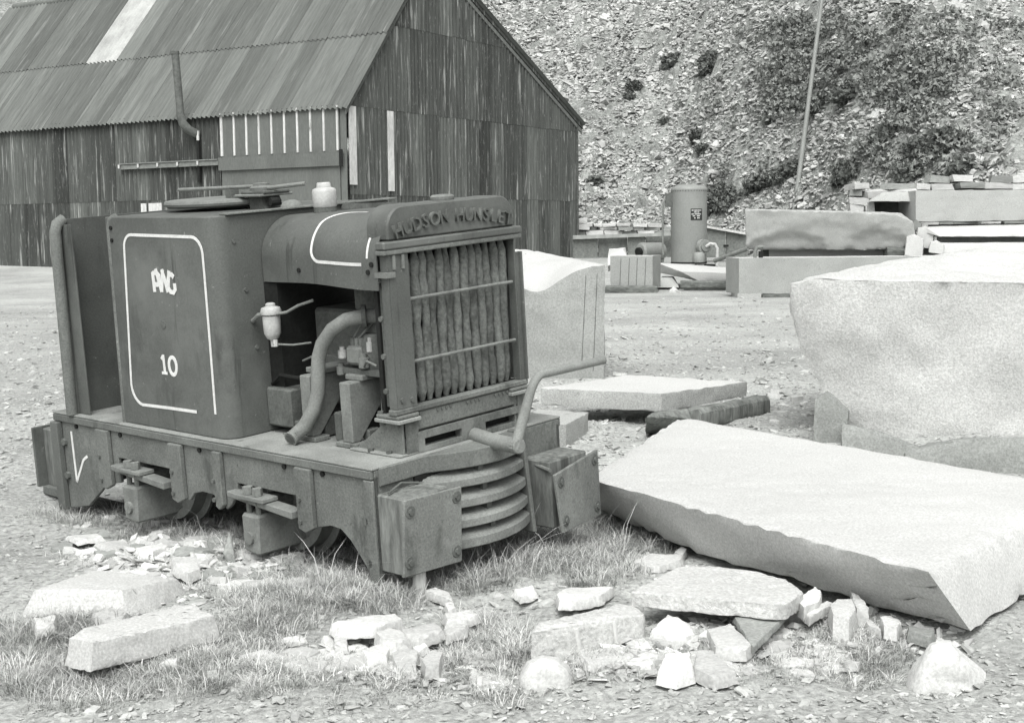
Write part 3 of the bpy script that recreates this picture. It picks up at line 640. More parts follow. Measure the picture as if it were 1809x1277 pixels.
def corner(c, r, a0, a1, n=6): return [(c[0] + r * math.cos(math.radians(a0 + (a1 - a0) * i / n)), c[1] + r * math.sin(math.radians(a0 + (a1 - a0) * i / n))) for i in range(n + 1)]
xl, xr, zt_, zb2 = -1.575, -.962, .825, .098
pl = corner((xr - .07, zt_ - .07), .07, 0, 90) + corner((xl + .045 + .06, zt_ - .055), .06, 90, 180) + corner((xl + .08, zb2 + .08), .085, 180, 262)
pl = [(xr - .010, zb2 + .005), (xr - .004, zb2 + .3), (xr, zt_ - .16)] + pl + [(xr - .35, zb2), (xr - .14, zb2 + .002)]
flat_band(pl, .0125, CY0 - .0005).build('panel_lining', 'white_paint', cab)
# monogram and number on the side panel: strokes measured in panel millimetres
def stroke(mb, pts, wdt, y):
    b = flat_band(pts, wdt, y); mb.add(b.v, b.f)
MX, MZ, MW, MH = -1.338, .592, .165, .098
mono = MB()
def mp(u, v): return (MX + MW * u, MZ + MH * v)
for pts in ([(.04, .86), (.06, 0)], [(.04, .80), (.22, .84), (.32, .70), (.32, .42), (.22, .32), (.06, .32)], [(.18, 1.0), (.38, .02)], [(.38, .02), (.50, .98)], [(.46, .98), (.66, .02)], [(.66, .05), (.78, .95)], [(.96, .66), (.88, .78), (.76, .76), (.70, .55), (.68, .25), (.76, .05), (.90, .02), (.98, .15), (.97, .42)]):
    stroke(mono, [mp(a, b) for a, b in pts], .020, CY0 - .0005 - .0004 * len(mono.f) / 60)
mono.build('painted_monogram', 'white_paint', cab)
NX, NZ, NH = -1.325, .243, .084
dg = MB(); stroke(dg, [(NX + .016, NZ + .004), (NX + .013, NZ + NH)], .015, CY0 - .0005); stroke(dg, [(NX - .006, NZ + .005), (NX + .037, NZ + .005)], .012, CY0 - .001); stroke(dg, [(NX - .001, NZ + NH * .76), (NX + .013, NZ + NH - .004)], .013, CY0 - .0014)
dg.build('painted_digit', 'white_paint', cab)
ring = [(NX + .078 + .027 * math.cos(w), NZ + NH * .47 + .037 * math.sin(w)) for w in np.linspace(0, 2 * math.pi, 25)[:-1]]
flat_band(ring, .0165, CY0 - .0005, True).build('painted_digit', 'white_paint', cab)
MB().cyl((-1.29, CY0 - .003, .455), (-1.29, CY0 + .01, .455), .018, 10).build('panel_stud', 'iron', cab)
for y, z in ((.13, .80), (.17, .60), (.20, .36)): MB().cyl((CXF - .002, y, z), (CXF + .006, y, z), .009, 8).build('bolt', 'iron', cab)
# rear sheet, opening, far side sheet
rs = MB().prism(rounded(-.0, W, .001, .893, .06), -2.075, -2.055, 'x').build('rear_sheet', 'paint', loco, smooth=40)
MB().tube([(-2.065, .004, .002), (-2.055, .004, .45), (-2.045, .004, .84), (-2.043, .016, .875), (-2.043, .05, .893)], .026, 12).build('edge_tube', 'paint_dusty', rs, smooth=60)
MB().box(-2.05, -1.965, .035, .044, .002, .87).build('edge_flange', 'paint', rs, bevel=.002)
MB().box(-2.06, -1.62, W - .05, W - .035, .002, .897).build('far_side_sheet', 'paint', loco)
MB().box(-2.03, -1.70, .92, .95, .012, .03).build('door_sill', 'black_iron', loco)
# controls over the cab
hw = MB().lathe([(.0, .0), (.235, .0), (.252, .008), (.256, .018), (.252, .028), (.235, .033), (.0, .033)], (-1.455, .5, .921), 36).build('control_disc', 'iron_light', loco, smooth=40)
MB().lathe([(.03, 0), (.05, .0), (.04, .02), (.055, .024), (.055, .04)], (-1.34, .5, .884), 12).build('disc_stem', 'iron', hw, smooth=40)
col = MB().hexa([(-1.20, .46, .903), (-1.10, .46, .903), (-1.10, .56, .903), (-1.20, .56, .903)], [(-1.212, .46, .958), (-1.12, .46, .958), (-1.12, .56, .958), (-1.212, .56, .958)]).build('brake_column', 'iron', loco)
MB().box(-1.255, -1.075, .42, .60, .9585, .970).build('column_plate', 'iron_light', col, bevel=.003)
MB().box(-1.235, -1.07, .44, .58, .9705, .983).build('column_plate', 'iron', col, bevel=.003)
MB().lathe([(.05, 0), (.052, .012), (.035, .02), (.035, .03), (.02, .032)], (-1.165, .5, .9835), 12).build('column_nut', 'iron_light', col, smooth=40)
MB().tube([(-1.665, .42, .996), (-1.20, .50, 1.000)], .0085, 8).build('brake_lever', 'iron_light', col)
MB().tube([(-1.20, .50, .985), (-1.03, .50, .997), (-.90, .53, 1.006)], .009, 8).build('brake_lever', 'iron_light', col)
MB().box(-1.345, -1.30, .44, .48, .955, .99).build('lever_block', 'iron', col)
MB().tube([(-1.34, .45, .958), (-1.24, .46, .96)], .006, 6).build('lever_link', 'iron', col)
MB().cyl((-1.075, .47, .935), (-1.075, .52, .935), .018, 10).build('lever_knob', 'black_iron', col)
MB().lathe([(.048, 0), (.048, .012), (.036, .028), (.015, .036), (.002, .038)], (-.965, .5, .904), 16).build('dome_cap', 'iron_light', loco, smooth=60)
jar = MB().lathe([(.0, .022), (.046, .022), (.050, .028), (.050, .086), (.046, .096), (.030, .102), (.028, .118), (.024, .122), (.0, .122)], (-.70, .46, .889), 20).build('air_cleaner', 'bowl_metal', loco, smooth=50)
MB().lathe([(.047, 0), (.047, .021), (.02, .0215)], (-.70, .46, .889), 16).build('cleaner_base', 'iron', jar, smooth=40)
MB().box(-.93, -.872, .10, 1.02, .906, .914).build('cab_angle', 'paint_dusty', loco, bevel=.002)
MB().box(-.885, -.10, .70, .705, .886, .91).build('bonnet_hinge', 'paint_dusty', loco)
# engine in its bay
eng = MB().box(-.78, -.24, .42, .68, .10, .50).build('engine_block', 'iron', loco, bevel=.012)
MB().box(-.50, -.20, .40, .66, .50, .615).build('cylinder_head', 'iron', eng, bevel=.012)
MB().box(-.886, -.80, .26, .80, .02, .62).build('engine_bulkhead', 'black_iron', loco)
MB().box(-.70, -.25, .38, .70, .004, .10).build('engine_sump', 'black_iron', eng)
MB().lathe([(.06, 0), (.075, .03), (.075, .13), (.05, .16), (.02, .165)], (-.32, .36, .27), 18).build('oil_filter', 'iron', eng, smooth=40)
MB().box(-.36, -.20, .335, .42, .40, .52).build('manifold', 'iron', eng, bevel=.012)
for q_, (a_, b_, c_, r_2, h_2) in enumerate(((-.44, .275, .33, .018, .05), (-.315, .275, .30, .022, .06), (-.30, .30, .36, .016, .06), (-.47, .29, .26, .02, .05))): MB().lathe([(r_2 * .6, 0), (r_2, .006), (r_2, h_2 * .7), (r_2 * .6, h_2 * .75), (r_2 * .6, h_2)], (a_, b_, c_), 12).build('pump_fitting', 'iron_light' if q_ % 2 else 'bowl_metal', eng, smooth=40)
pump = MB().box(-.42, -.33, .27, .36, .31, .385).build('fuel_pump', 'iron_light', eng, bevel=.012)
for dx in (-.40, -.375, -.35): MB().cyl((dx, .30, .375), (dx, .30, .415), .012, 8).build('pump_union', 'iron_light', pump)
MB().box(-.44, -.22, .27, .38, .275, .295).build('pump_shelf', 'iron', eng)
for q, (a, b) in enumerate((((-.40, .30, .41), (-.30, .42, .55)), ((-.37, .30, .41), (-.24, .42, .52)), ((-.46, .28, .33), (-.72, .30, .30)), ((-.33, .28, .30), (-.18, .22, .33)))):
    a, b = Vector(a), Vector(b); mid = (a + b) / 2 + Vector((.02, -.03, .03)); MB().tube([a, a.lerp(mid, .6), mid, b.lerp(mid, .5), b], .0045, 6).build('fuel_line', 'iron_light', eng)
for xa, h in ((-.385, .255), (-.625, .265)):
    b_ = MB().prism([(.195, .02), (.235, .02), (.45, h), (.195, h)], xa + .004, xa + .064, 'x').build('engine_mount', 'iron_light', loco, bevel=.004)
    MB().box(xa - .03, xa + .09, .185, .26, .001, .020).build('mount_foot', 'paint_dusty', b_, bevel=.003)
    MB().box(xa - .02, xa + .08, .25, .46, h + .001, h + .022).build('mount_pad', 'iron_light', b_, bevel=.003)
MB().box(-.885, -.73, .225, .36, .03, .19).build('battery_box', 'iron', loco, bevel=.008)
MB().tube([(-.87, .25, .20), (-.80, .24, .245), (-.70, .26, .235)], .008, 6).build('battery_cable', 'black_iron', loco)
epts = [Vector(on_loco(a, b, 1, c)) for a, b, c in ((514, 775, .115), (525, 766, .132), (539, 752, .155), (555, 722, .185), (562, 692, .20), (562, 658, .205), (563, 632, .208), (570, 607, .213), (587, 582, .225), (612, 565, .25), (636, 560, .29), (668, 557, .34))]
eye_l = Vector(LR.T @ -LO)
for yq in np.linspace(.11, -.02, 27):                  # swing the open end outwards until its bore can be seen
    epts[0] = Vector(on_loco(514, 775, 1, yq)); epts[1] = Vector(on_loco(524, 766.5, 1, (yq + .145) / 2 + .012))
    if (epts[0] - epts[1]).normalized().dot((eye_l - epts[0]).normalized()) > .50: break
exh = MB().tube(epts, .0285, 18, cap=False)
exh.build('exhaust_pipe', 'rust_pipe', loco, smooth=70)
ed = (epts[0] - epts[1]).normalized()
MB().tube([epts[0] - ed * .002, epts[1]], .0235, 16).build('pipe_bore', 'black_iron', loco)
MB().tube([epts[0] - ed * .006, epts[0] + ed * .004, epts[0] + ed * .004, epts[0] - ed * .004], [.0300, .0300, .0236, .0232], 18, cap=False).build('pipe_rim', 'rust_pipe', loco)
MB().tube([epts[-2].lerp(epts[-1], .1), epts[-2].lerp(epts[-1], .35)], .046, 16).build('pipe_flange', 'iron', loco)
MB().tube([(-.215, .27, .005), (-.212, .27, .12), (-.20, .275, .36)], [.012, .014, .011], 10).build('control_rod', 'iron_light', loco)
MB().tube([(-.19, .275, .36), (-.17, .28, .48), (-.20, .29, .55)], .006, 8).build('control_rod', 'iron_light', loco)
fl = MB().lathe([(.06, -.02), (.13, -.02), (.14, -.035), (.185, -.035), (.185, .03), (.06, .03)], n=40); fl.v = [(c, a, b) for a, b, c in fl.v]
o = fl.build('fan_pulley', 'iron', loco, smooth=40); o.location = (-.165, .47, .215)
for i in range(4):
    MB().box(-.74 + i * .13, -.70 + i * .13, .24 + .03 * (i % 2), .33, .004, .06 + .03 * (i % 3)).build('engine_lug', 'iron', eng, bevel=.005)
fil = MB().lathe([(.0, -.092), (.010, -.092), (.011, -.066), (.024, -.058), (.034, -.038), (.036, .0), (.036, .032), (.030, .036), (.041, .040), (.043, .052), (.038, .066), (.020, .072), (.020, .082), (.012, .086), (.0, .086)], (-.775, .20, .462), 20).build('fuel_filter', 'bowl_metal', loco, smooth=50)
MB().tube([(-.81, .20, .50), (-.845, .19, .495), (-.886, .19, .47)], .010, 8).build('filter_pipe', 'iron_light', fil)
MB().cyl((-.755, .195, .372), (-.755, .195, .40), .010, 8).build('filter_tap', 'bowl_metal', fil)
MB().tube([(-.735, .20, .505), (-.70, .22, .51), (-.66, .25, .535), (-.60, .28, .555)], .006, 8).build('filter_pipe', 'iron_light', fil)
MB().tube([(-.76, .2, .38), (-.70, .24, .375), (-.62, .27, .385)], .004, 6).build('filter_pipe', 'iron_light', fil)
# starting handle
ch = MB().tube([(-.03, .566, .012), (.10, .535, .008), (.235, .512, .010)], .030, 14).build('handle_shaft', 'rust_pipe', loco, smooth=50)
h0 = Vector(on_loco(911, 786, 0, .245)); h1 = Vector(on_loco(945, 664, 0, .245)); h2 = Vector(on_loco(1066, 636, 0, .245))
path = [h0 + (h0 - h1).normalized() * .02, h0.lerp(h1, .5)] + [h1 + (h0 - h1).normalized() * .06, h1 + (h0 - h1).normalized() * .02 + (h2 - h1).normalized() * .008, h1 + (h2 - h1).normalized() * .03, h1 + (h2 - h1).normalized() * .07] + [h1.lerp(h2, .6), h2]
MB().tube(path, [.021, .020, .018, .0175, .017, .017, .017, .017], 12).build('crank_handle', 'rust_pipe', loco, smooth=50)
MB().cyl((.215, .516, .010), (.265, .508, .012), .030, 14).build('handle_collar', 'rust_pipe', loco, bevel=.004)
# rails under it, sleepers
for y in (.20, W - .20):
    a, b = Vector(WR @ np.array([-2.75, y, -.49]) + WO), Vector(WR @ np.array([-.12, y, -.49]) + WO)
    d = (b - a).normalized(); sdv = d.cross(Vector((0, 0, 1))) * .022; up = Vector((0, 0, .022))
    mb = MB().hexa([a - sdv - up, b - sdv - up, b + sdv - up, a + sdv - up], [a - sdv + up, b - sdv + up, b + sdv + up, a + sdv + up])
    me = mb.mesh('track_rail', 'iron', bevel=.004); c = recentre(me)
    tag(link('track_rail', me, None, c), 'rusty rail under the near wheels of the locomotive' if y < .5 else 'rusty rail under the far wheels of the locomotive', 'rail', 'rails under the locomotive')
def post(name, a, b, r0, r1, m, label, cat, n=10):
    me = MB().tube([a, Vector(a).lerp(Vector(b), .5), b], [r0, (r0 + r1) / 2, r1], n).mesh(name, m, smooth=50); c = recentre(me); return tag(link(name, me, None, c), label, cat)
a = gnd(742, 1052); post('wooden_stake', a + Vector((0, 0, -.03)), (a.x - .005, a.y + .02, .16), .026, .024, 'pale_wood', 'short pale wooden stake propping the near buffer plate', 'stake', 8)
a = gnd(690, 1012); post('iron_pipe_stub', (a.x - .03, a.y - .02, .035), (a.x + .14, a.y + .2, .03), .014, .014, 'iron_light', 'short iron pipe lying behind the near buffer block', 'pipe')

# ------------------------------------------------------------------ granite blocks and slabs
def box_rock(name, fl_, fr_, depth, zb, zt, m, label, cat='stone block', dirv=(0, 1), skew=0.0, top=None, **k):
    fl_, fr_ = Vector((fl_[0], fl_[1], 0)), Vector((fr_[0], fr_[1], 0)); dv = Vector((dirv[0], dirv[1], 0)).normalized() * depth
    P = []
    for p, zz in ((fl_, zt), (fr_, zt), (fr_ + dv, zt), (fl_ + dv, zt)): P += [Vector((p.x, p.y, zb)), Vector((p.x, p.y, zz))]
    return rock(name, P, m, label, cat, **k)
from mathutils.bvhtree import BVHTree
def snap_line(o, pxa, pxb, r, name, m):               # a thin groove line lying on the face seen between two picture points
    me = o.data; off = o.location; bv = BVHTree.FromPolygons([v.co + off for v in me.vertices], [p.vertices[:] for p in me.polygons]); pts = []
    for i in range(9):
        t = i / 8; d = Vector(ray(pxa[0] + (pxb[0] - pxa[0]) * t, pxa[1] + (pxb[1] - pxa[1]) * t)).normalized(); h = bv.ray_cast(Vector((0, 0, EYE)), d)
        if h[0] is not None: pts.append(h[0] - off)
    if len(pts) > 1: MB().tube(pts, r, 5).build(name, m, o)
# the great slab on the right, lying on the stones
ZT = .245
tops = [(1056, 850), (1240, 889), (1420, 938), (1560, 986), (1640, 1010), (1716, 966), (1850, 905), (1850, 852), (1716, 827), (1200, 737), (1056, 832)]
P = [gnd(x, y, ZT) for x, y in tops]
bots = [(1040, 893), (1246, 984), (1394, 1025), (1614, 1088), (1716, 1116), (1790, 1070), (1862, 1020)]
P += [gnd(x, y, .035) for x, y in bots] + [gnd(1850, 880, .035), gnd(1716, 860, .035), gnd(1200, 775, .035)]
rock('great_granite_slab', P, 'granite', 'huge flat granite slab with bright top lying in the right foreground', 'stone slab', cell=.05, amp=.007, chip=.015, freq=7)
# rough boulder behind it
P = [at(1395, 500, 8.7), at(1440, 492, 8.62), at(1560, 497, 8.6), at(1716, 498, 8.6), at(1850, 500, 8.6), at(1392, 540, 8.75), at(1403, 590, 8.75), at(1420, 640, 8.75), at(1452, 700, 8.75), at(1490, 752, 8.8), at(1580, 785, 8.75), at(1700, 775, 8.7), at(1850, 775, 8.7),
     at(1470, 489, 10.2), at(1600, 458, 10.6), at(1716, 440, 10.9), at(1850, 425, 11), at(1500, 690, 10.4), at(1850, 660, 10.8)]
rock('granite_boulder', P, 'granite_rough', 'big rough granite boulder with a flat bright top at the right edge', 'boulder', cell=.045, amp=.013, chip=.010, freq=6, big=.035, smooth=40)
P = []
for Yd, w in ((8.4, 0), (8.95, 8)): P += [at(1436 + w, 792, Yd), at(1492, 792, Yd), at(1500, 725, Yd), at(1462, 690, Yd), at(1440 + w, 705, Yd)]
rock('support_stone', P, 'granite_dark', 'grey squared stone under the left end of the boulder', 'stone', amp=.01, cell=.05)
P = [at(1488, 748, 7.75), at(1560, 762, 7.7), at(1622, 788, 7.65), at(1640, 830, 7.6), at(1486, 830, 7.65), at(1495, 752, 8.4), at(1635, 800, 8.3), at(1640, 850, 8.0), at(1486, 840, 8.2)]
rock('support_stone', P, 'granite_dark', 'dark grey wedge stone beneath the middle of the boulder', 'stone', cell=.05, amp=.012)
P = [at(1598, 800, 7.5), at(1650, 782, 7.5), at(1720, 772, 7.45), at(1860, 775, 7.4), at(1860, 850, 7.4), at(1600, 840, 7.45), at(1640, 784, 8.2), at(1860, 776, 8.2), at(1860, 840, 8.1), at(1610, 840, 8.1)]
rock('support_stone', P, 'granite_dark', 'long grey stone beneath the right end of the boulder', 'stone', cell=.05, amp=.012)
# block behind the locomotive with hollow top
def hollow_block():
    me = rock_mesh('hollow_top_block', [at(900, 700, 12.6), at(1067, 674, 12.2), at(1069, 468, 12.2), at(880, 480, 12.6), at(880, 440, 15.0), at(925, 441, 15.0), at(1000, 455, 14.6), at(1060, 467, 13.3), at(1062, 640, 13.6), at(880, 640, 15)], 'granite_sawn', cell=.05, amp=.012, freq=5, chip=.008, seed=77)
    for v in me.vertices:
        t = math.exp(-((v.co.x - .22) / .26) ** 2) * math.exp(-((v.co.y - 12.3) / .9) ** 2); k = max(0, (v.co.z - .55) / .45)
        v.co.z -= .22 * t * k
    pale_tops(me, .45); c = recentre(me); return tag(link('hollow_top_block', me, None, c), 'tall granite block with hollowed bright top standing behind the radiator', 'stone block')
hb = hollow_block()
for px, a, b in ((1035, 486, 640), (1055, 484, 655)): snap_line(hb, (px, a), (px - 7, b), .0035, 'drill_mark', 'iron')
# tilted flat slab on timbers
fr, rt_, lf = at(1169, 695, 9.22), at(1320, 674, 9.9), at(955, 685, 9.62); bk = lf + rt_ - fr
bk.z = fr.z + .02; dn = Vector((0, 0, -.128))
rock('flat_granite_slab', [fr, rt_, bk, lf, fr + dn, rt_ + dn * .85, bk + dn, lf + dn * .95], 'granite_grey', 'flat granite slab resting tilted on rough timber baulks', 'stone slab', cell=.05, amp=.005, chip=.007)
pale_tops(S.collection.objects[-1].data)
def log(name, a, b, r, label, m='dark_timber'):
    a, b = Vector(a), Vector(b); d = (b - a).normalized(); s = d.cross(Vector((0, 0, 1))).normalized() * r; u = Vector((0, 0, r)); P = []
    for p in (a, b):
        for i in range(8): w = (i // 2) * math.pi / 2 + (.55 if i % 2 else 1.0); P.append(p + s * 1.2 * math.cos(w) + u * 1.2 * math.sin(w))
    return rock(name, P, m, label, 'timber', cell=.05, amp=.012, chip=.004, freq=8)
log('timber_baulk', gnd(1222, 742, .06), gnd(1345, 716, .06), .07, 'rough grey timber baulk under the right end of the flat slab', 'old_wood')
P = [gnd(x, y, z) for x, y, z in ((1140, 738, .17), (1152, 730, .19), (1215, 722, .18), (1222, 740, .12), (1140, 768, 0), (1215, 765, 0), (1160, 725, .1), (1222, 735, 0))]
rock('timber_baulk', P, 'old_wood', 'cracked end of a dark timber baulk below the flat slab corner', 'timber', cell=.04, amp=.01)
P = [at(925, 738, 8.6), at(1000, 750, 8.3), at(1040, 728, 9.0), at(950, 722, 9.5), at(925, 830, 8.6), at(1000, 795, 8.3), at(1040, 775, 9.0), at(950, 770, 9.5)]
rock('low_granite_block', P, 'granite_grey', 'low grey granite block right behind the far buffer', 'stone block', cell=.05, amp=.006)
# far yard
box_rock('sawn_granite_block', at(1078, 508, 30)[:2], at(1153, 508, 29.6)[:2], .95, .10, .79, 'granite_sawn', 'small squared granite block with drill lines on dark timber', dirv=(.30, 1), cell=.2, amp=.006, chip=.01)
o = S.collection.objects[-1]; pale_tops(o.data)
for px in (1097, 1112, 1126, 1141): snap_line(o, (px, 456), (px - 2, 505), .008, 'drill_mark', 'iron')
log('timber_bearer', (2.02, 29.75, .06), (3.12, 29.6, .06), .10, 'dark timber bearer under the squared granite block')
P = [at(1074, 452, 31.2), at(1100, 440, 31.2), at(1108, 452, 31), at(1074, 470, 31), at(1076, 440, 32), at(1105, 437, 32), at(1110, 470, 32), at(1074, 480, 32)]
rock('pale_stone', P, 'granite', 'small pale stone perched behind the squared granite block', 'stone', cell=.1, amp=.01)
P = [at(1160, 464, 31.5), at(1203, 480, 30.5), at(1255, 481, 30.3), at(1310, 485, 30.2), at(1310, 474, 32), at(1240, 470, 32.4), at(1190, 470, 32.6), at(1235, 497, 30.4), at(1310, 493, 30.2), at(1165, 482, 31.5), at(1195, 488, 30.8), at(1310, 490, 32)]
rock('long_sawn_slab', P, 'granite', 'long pale sawn slab lying askew in front of the tank', 'stone slab', cell=.15, amp=.006)
P = [at(1163, 492, 31.0), at(1188, 490, 31.0), at(1200, 508, 30.6), at(1160, 508, 30.8), at(1170, 488, 31.8), at(1190, 488, 31.8), at(1200, 510, 31.6), at(1160, 510, 31.6)]
rock('grey_stone', P, 'granite_grey', 'grey stone under the left end of the long sawn slab', 'stone', cell=.1, amp=.012)
log('timber_bearer', at(1202, 503, 30.3), at(1312, 502, 30.1), .085, 'upper dark timber bearer under the long sawn slab')
log('timber_bearer', at(1208, 514, 30.6), at(1312, 515, 30.5), .10, 'lower dark timber bearer under the long sawn slab')
P = [at(1182, 512, 29.6), at(1190, 506, 29.6), at(1198, 513, 29.5), at(1205, 519, 29.5), at(1182, 519, 29.6), at(1190, 510, 29.9), at(1203, 516, 29.9)]
rock('white_stone', P, 'white_board', 'small white stone on the gravel beside the timber bearers', 'stone', cell=.06, amp=.01)
box_rock('long_granite_block', at(1305, 523, 27)[:2], at(1700, 523, 27)[:2], 1.0, .07, .775, 'granite_sawn', 'long squared granite block on wood bearers in the middle distance', dirv=(-.1, 1), cell=.25, amp=.006, chip=.008)
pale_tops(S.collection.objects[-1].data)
for a_, b_, m, lb in ((1303, 1345, 'granite_grey', 'pale stone bearer under the left end of the long block'), (1347, 1395, 'dark_timber', 'dark wood bearer under the long block'), (1600, 1650, 'dark_timber', 'dark wood bearer hidden under the far end of the long block')):
    box_rock('bearer', at(a_, 530, 27.0)[:2], at(b_, 530, 27.0)[:2], .8, -.02, .085, m, lb, 'bearer', cell=.2, amp=.006)
P = [at(1360, 454, 28.6), at(1560, 454, 28.6), at(1560, 443, 28.6), at(1358, 438, 28.6), at(1360, 470, 28.6), at(1560, 470, 28.6), at(1360, 470, 29.4), at(1560, 470, 29.4), at(1358, 440, 29.4), at(1560, 443, 29.4)]
rock('white_slab', P, 'granite', 'pale slab showing in the gap above the long granite block', 'stone slab', cell=.2, amp=.004)
clamp = empty('lifting_clamp', at(1340, 458, 26.9), 'bent iron bar clamp standing on the long granite block', 'clamp')
q0 = at(1340, 458, 26.9)
MB().tube([at(1334, 459, 27.05) - q0, at(1334, 444, 27.05) - q0, at(1338, 437, 27.05) - q0, at(1348, 436, 27.05) - q0], .035, 8).build('clamp_bar', 'iron_light', clamp, smooth=50)
MB().tube([at(1344, 459, 27.1) - q0, at(1344, 444, 27.1) - q0], .045, 8).build('clamp_jaw', 'black_iron', clamp)
SEED[0] += 1
me = rock_mesh('rough_quarry_block', [at(1316, 372, 28), at(1420, 372, 27.9), at(1580, 379, 27.9), at(1612, 392, 28), at(1618, 420, 28.1), at(1595, 441, 28.1), at(1325, 441, 28.2), at(1318, 436, 28.2), at(1320, 370, 29.4), at(1590, 376, 29.3), at(1612, 395, 29.3), at(1330, 440, 29.4), at(1600, 440, 29.4)], 'granite_grey', cell=.045, amp=.022, freq=3.0, chip=.02, seed=5, smooth=40)
for v in me.vertices:                                  # scalloped blast hollows along the lower front
    if v.co.y < 28.5:
        for cxp, wpx, d, hh in ((1392, 80, .09, .42), (1552, 70, .08, .44), (1470, 120, .03, .66)):
            c = at(cxp, 446, 28); w = wpx / F * 28; nn = .22 * noise.noise(v.co * 2.6) + .08 * noise.noise(v.co * 8); r = math.hypot((v.co.x - c.x) / w, (v.co.z - c.z) / hh) + nn
            if r < 1: v.co.y += d * min(1, (1 - r) * 3.5)
c = recentre(me); tag(link('rough_quarry_block', me, None, c), 'rough quarry block with scalloped face raised above the long block', 'stone block')
log('timber_bearer', at(1565, 449, 28.2), at(1600, 449, 28.2), .13, 'dark timber packing under the right end of the scalloped block')
log('timber_bearer', at(1345, 448, 28.9), at(1362, 448, 28.9), .12, 'dark timber packing under the left end of the scalloped block')
# pile at the right
box_rock('stacked_block', at(1617, 392, 29)[:2], at(1840, 392, 29)[:2], 1.3, at(1617, 392, 29).z, at(1617, 337, 29).z, 'granite_grey', 'massive squared block topmost in the pile at the right edge', cell=.2, amp=.012, chip=.02)
P = [at(1534, 356, 29.4), at(1560, 340, 29.5), at(1616, 338, 29.6), at(1616, 356, 29.4), at(1540, 350, 30.8), at(1616, 337, 31), at(1616, 352, 31), at(1540, 356, 31)]
rock('capping_slab', P, 'granite_grey', 'thin capping slab bridging a dark gap left of the pile', 'stone slab', cell=.12, amp=.01)
P = [at(1542, 356, 30.9), at(1618, 356, 30.9), at(1618, 400, 30.9), at(1542, 400, 30.9), at(1542, 356, 31.4), at(1618, 356, 31.4), at(1618, 470, 31.4), at(1542, 470, 31.4)]
rock('gap_shade_slab', P, 'slate_panel', 'dark slab added as the shade of the gap under the capping slab', 'stone', cell=.2, amp=.01)  # added dark slab, gives the void its shade by colour
P = [at(1532, 357, 29.6), at(1544, 357, 29.6), at(1548, 402, 29.6), at(1532, 402, 29.6), at(1532, 357, 31), at(1544, 357, 31), at(1544, 460, 31), at(1532, 460, 31)]
rock('upright_stone', P, 'granite_grey', 'upright stone carrying the left end of the capping slab', 'stone', cell=.2, amp=.01)
P = [at(1637, 403, 28.4), at(1850, 398, 28.4), at(1850, 418, 28.3), at(1660, 418, 28.3), at(1637, 412, 28.4), at(1640, 397, 30), at(1850, 394, 30), at(1850, 418, 30), at(1640, 418, 30)]
rock('stacked_slab', P, 'granite', 'pale slab second from the top in the right edge pile', 'stone slab', cell=.15, amp=.012)
P = [at(1655, 419, 28.7), at(1850, 419, 28.7), at(1850, 430, 28.7), at(1655, 432, 28.7), at(1655, 419, 30), at(1850, 419, 30), at(1850, 430, 30), at(1655, 432, 30)]
rock('stacked_slab', P, 'slate_dark', 'dark slab third from the top in the right edge pile', 'stone slab', cell=.15, amp=.01)
P = [at(1660, 429, 28.2), at(1850, 428, 28.2), at(1850, 470, 28.0), at(1655, 470, 28.0), at(1660, 428, 30), at(1850, 427, 30), at(1850, 520, 30), at(1655, 520, 30), at(1655, 530, 28), at(1850, 530, 28)]
rock('stacked_block', P, 'granite', 'pale block at the base of the right edge pile', 'stone block', cell=.2, amp=.012)
for i, (a_, b_, c_, d_, Yd, lb) in enumerate(((1598, 415, 1632, 455, 27.6, 'pale broken lump right of the scalloped block'), (1618, 400, 1650, 440, 28.4, 'pale angular lump below the massive squared block'), (1640, 425, 1668, 450, 27.8, 'small pale lump at the foot of the right pile'), (1600, 430, 1660, 500, 28.6, 'wide pale stone buried at the foot of the right pile'), (1610, 388, 1628, 410, 29.0, 'small dark stone wedged under the massive squared block'))):
    P = []
    for z in (Yd, Yd + .7):
        P += [at(a_ + 4, b_ + 3, z), at((a_ + c_) / 2, b_, z), at(c_, b_ + 8, z), at(c_ - 3, d_, z), at(a_, d_ - 4, z)]
    rock('pile_stone', P, 'granite' if i != 4 else 'slate_dark', lb, 'stone', cell=.1, amp=.025)

# ------------------------------------------------------------------ far walls, fence, tank, drum, pole
def dry_wall(name, label, px0, px1, ytop, ybot, Yd, seed, sw=(14, 34), sh=(6, 11)):
    r = random.Random(seed); base = at((px0 + px1) / 2, ybot, Yd); root = empty(name, base, label, 'stone wall'); y = ybot
    protos = []
    for i in range(6):
        P = [Vector((sx * (.5 + r.uniform(-.06, .04)), sy * .5, sz * (.5 + r.uniform(-.10, .04)))) for sx in (-1, 1) for sy in (-1, 1) for sz in (-1, 1)]
        protos.append(rock_mesh('stone', P, 'slate', cell=.5, amp=.05, chip=.02, freq=2, seed=seed + i, smooth=30))
    for me in protos[::2]: me.materials.clear(); me.materials.append(MATS['slate_dark'])
    while y > ytop(0.5) - 8:
        h = r.uniform(*sh); x = px0
        while x < px1:
            w = r.uniform(*sw)
            if y - h > ytop((x - px0) / (px1 - px0)) - 3:
                c = at(x + w / 2, y - h / 2, Yd); k = Yd / F
                o = link('stone', r.choice(protos), root, c - base + Vector((0, r.uniform(-.12, .12), 0))); o.scale = (w * k * .97, r.uniform(.35, .55), h * k * .95); o.rotation_euler = (r.uniform(-.1, .1), r.uniform(-.10, .10), r.uniform(-.25, .25))
            x += w
        y -= h
    return root
dry_wall('dry_stone_wall', 'low dry stone wall right of the shed corner', 1018, 1190, lambda t: 388 + 12 * t, 418, 45.8, 21)
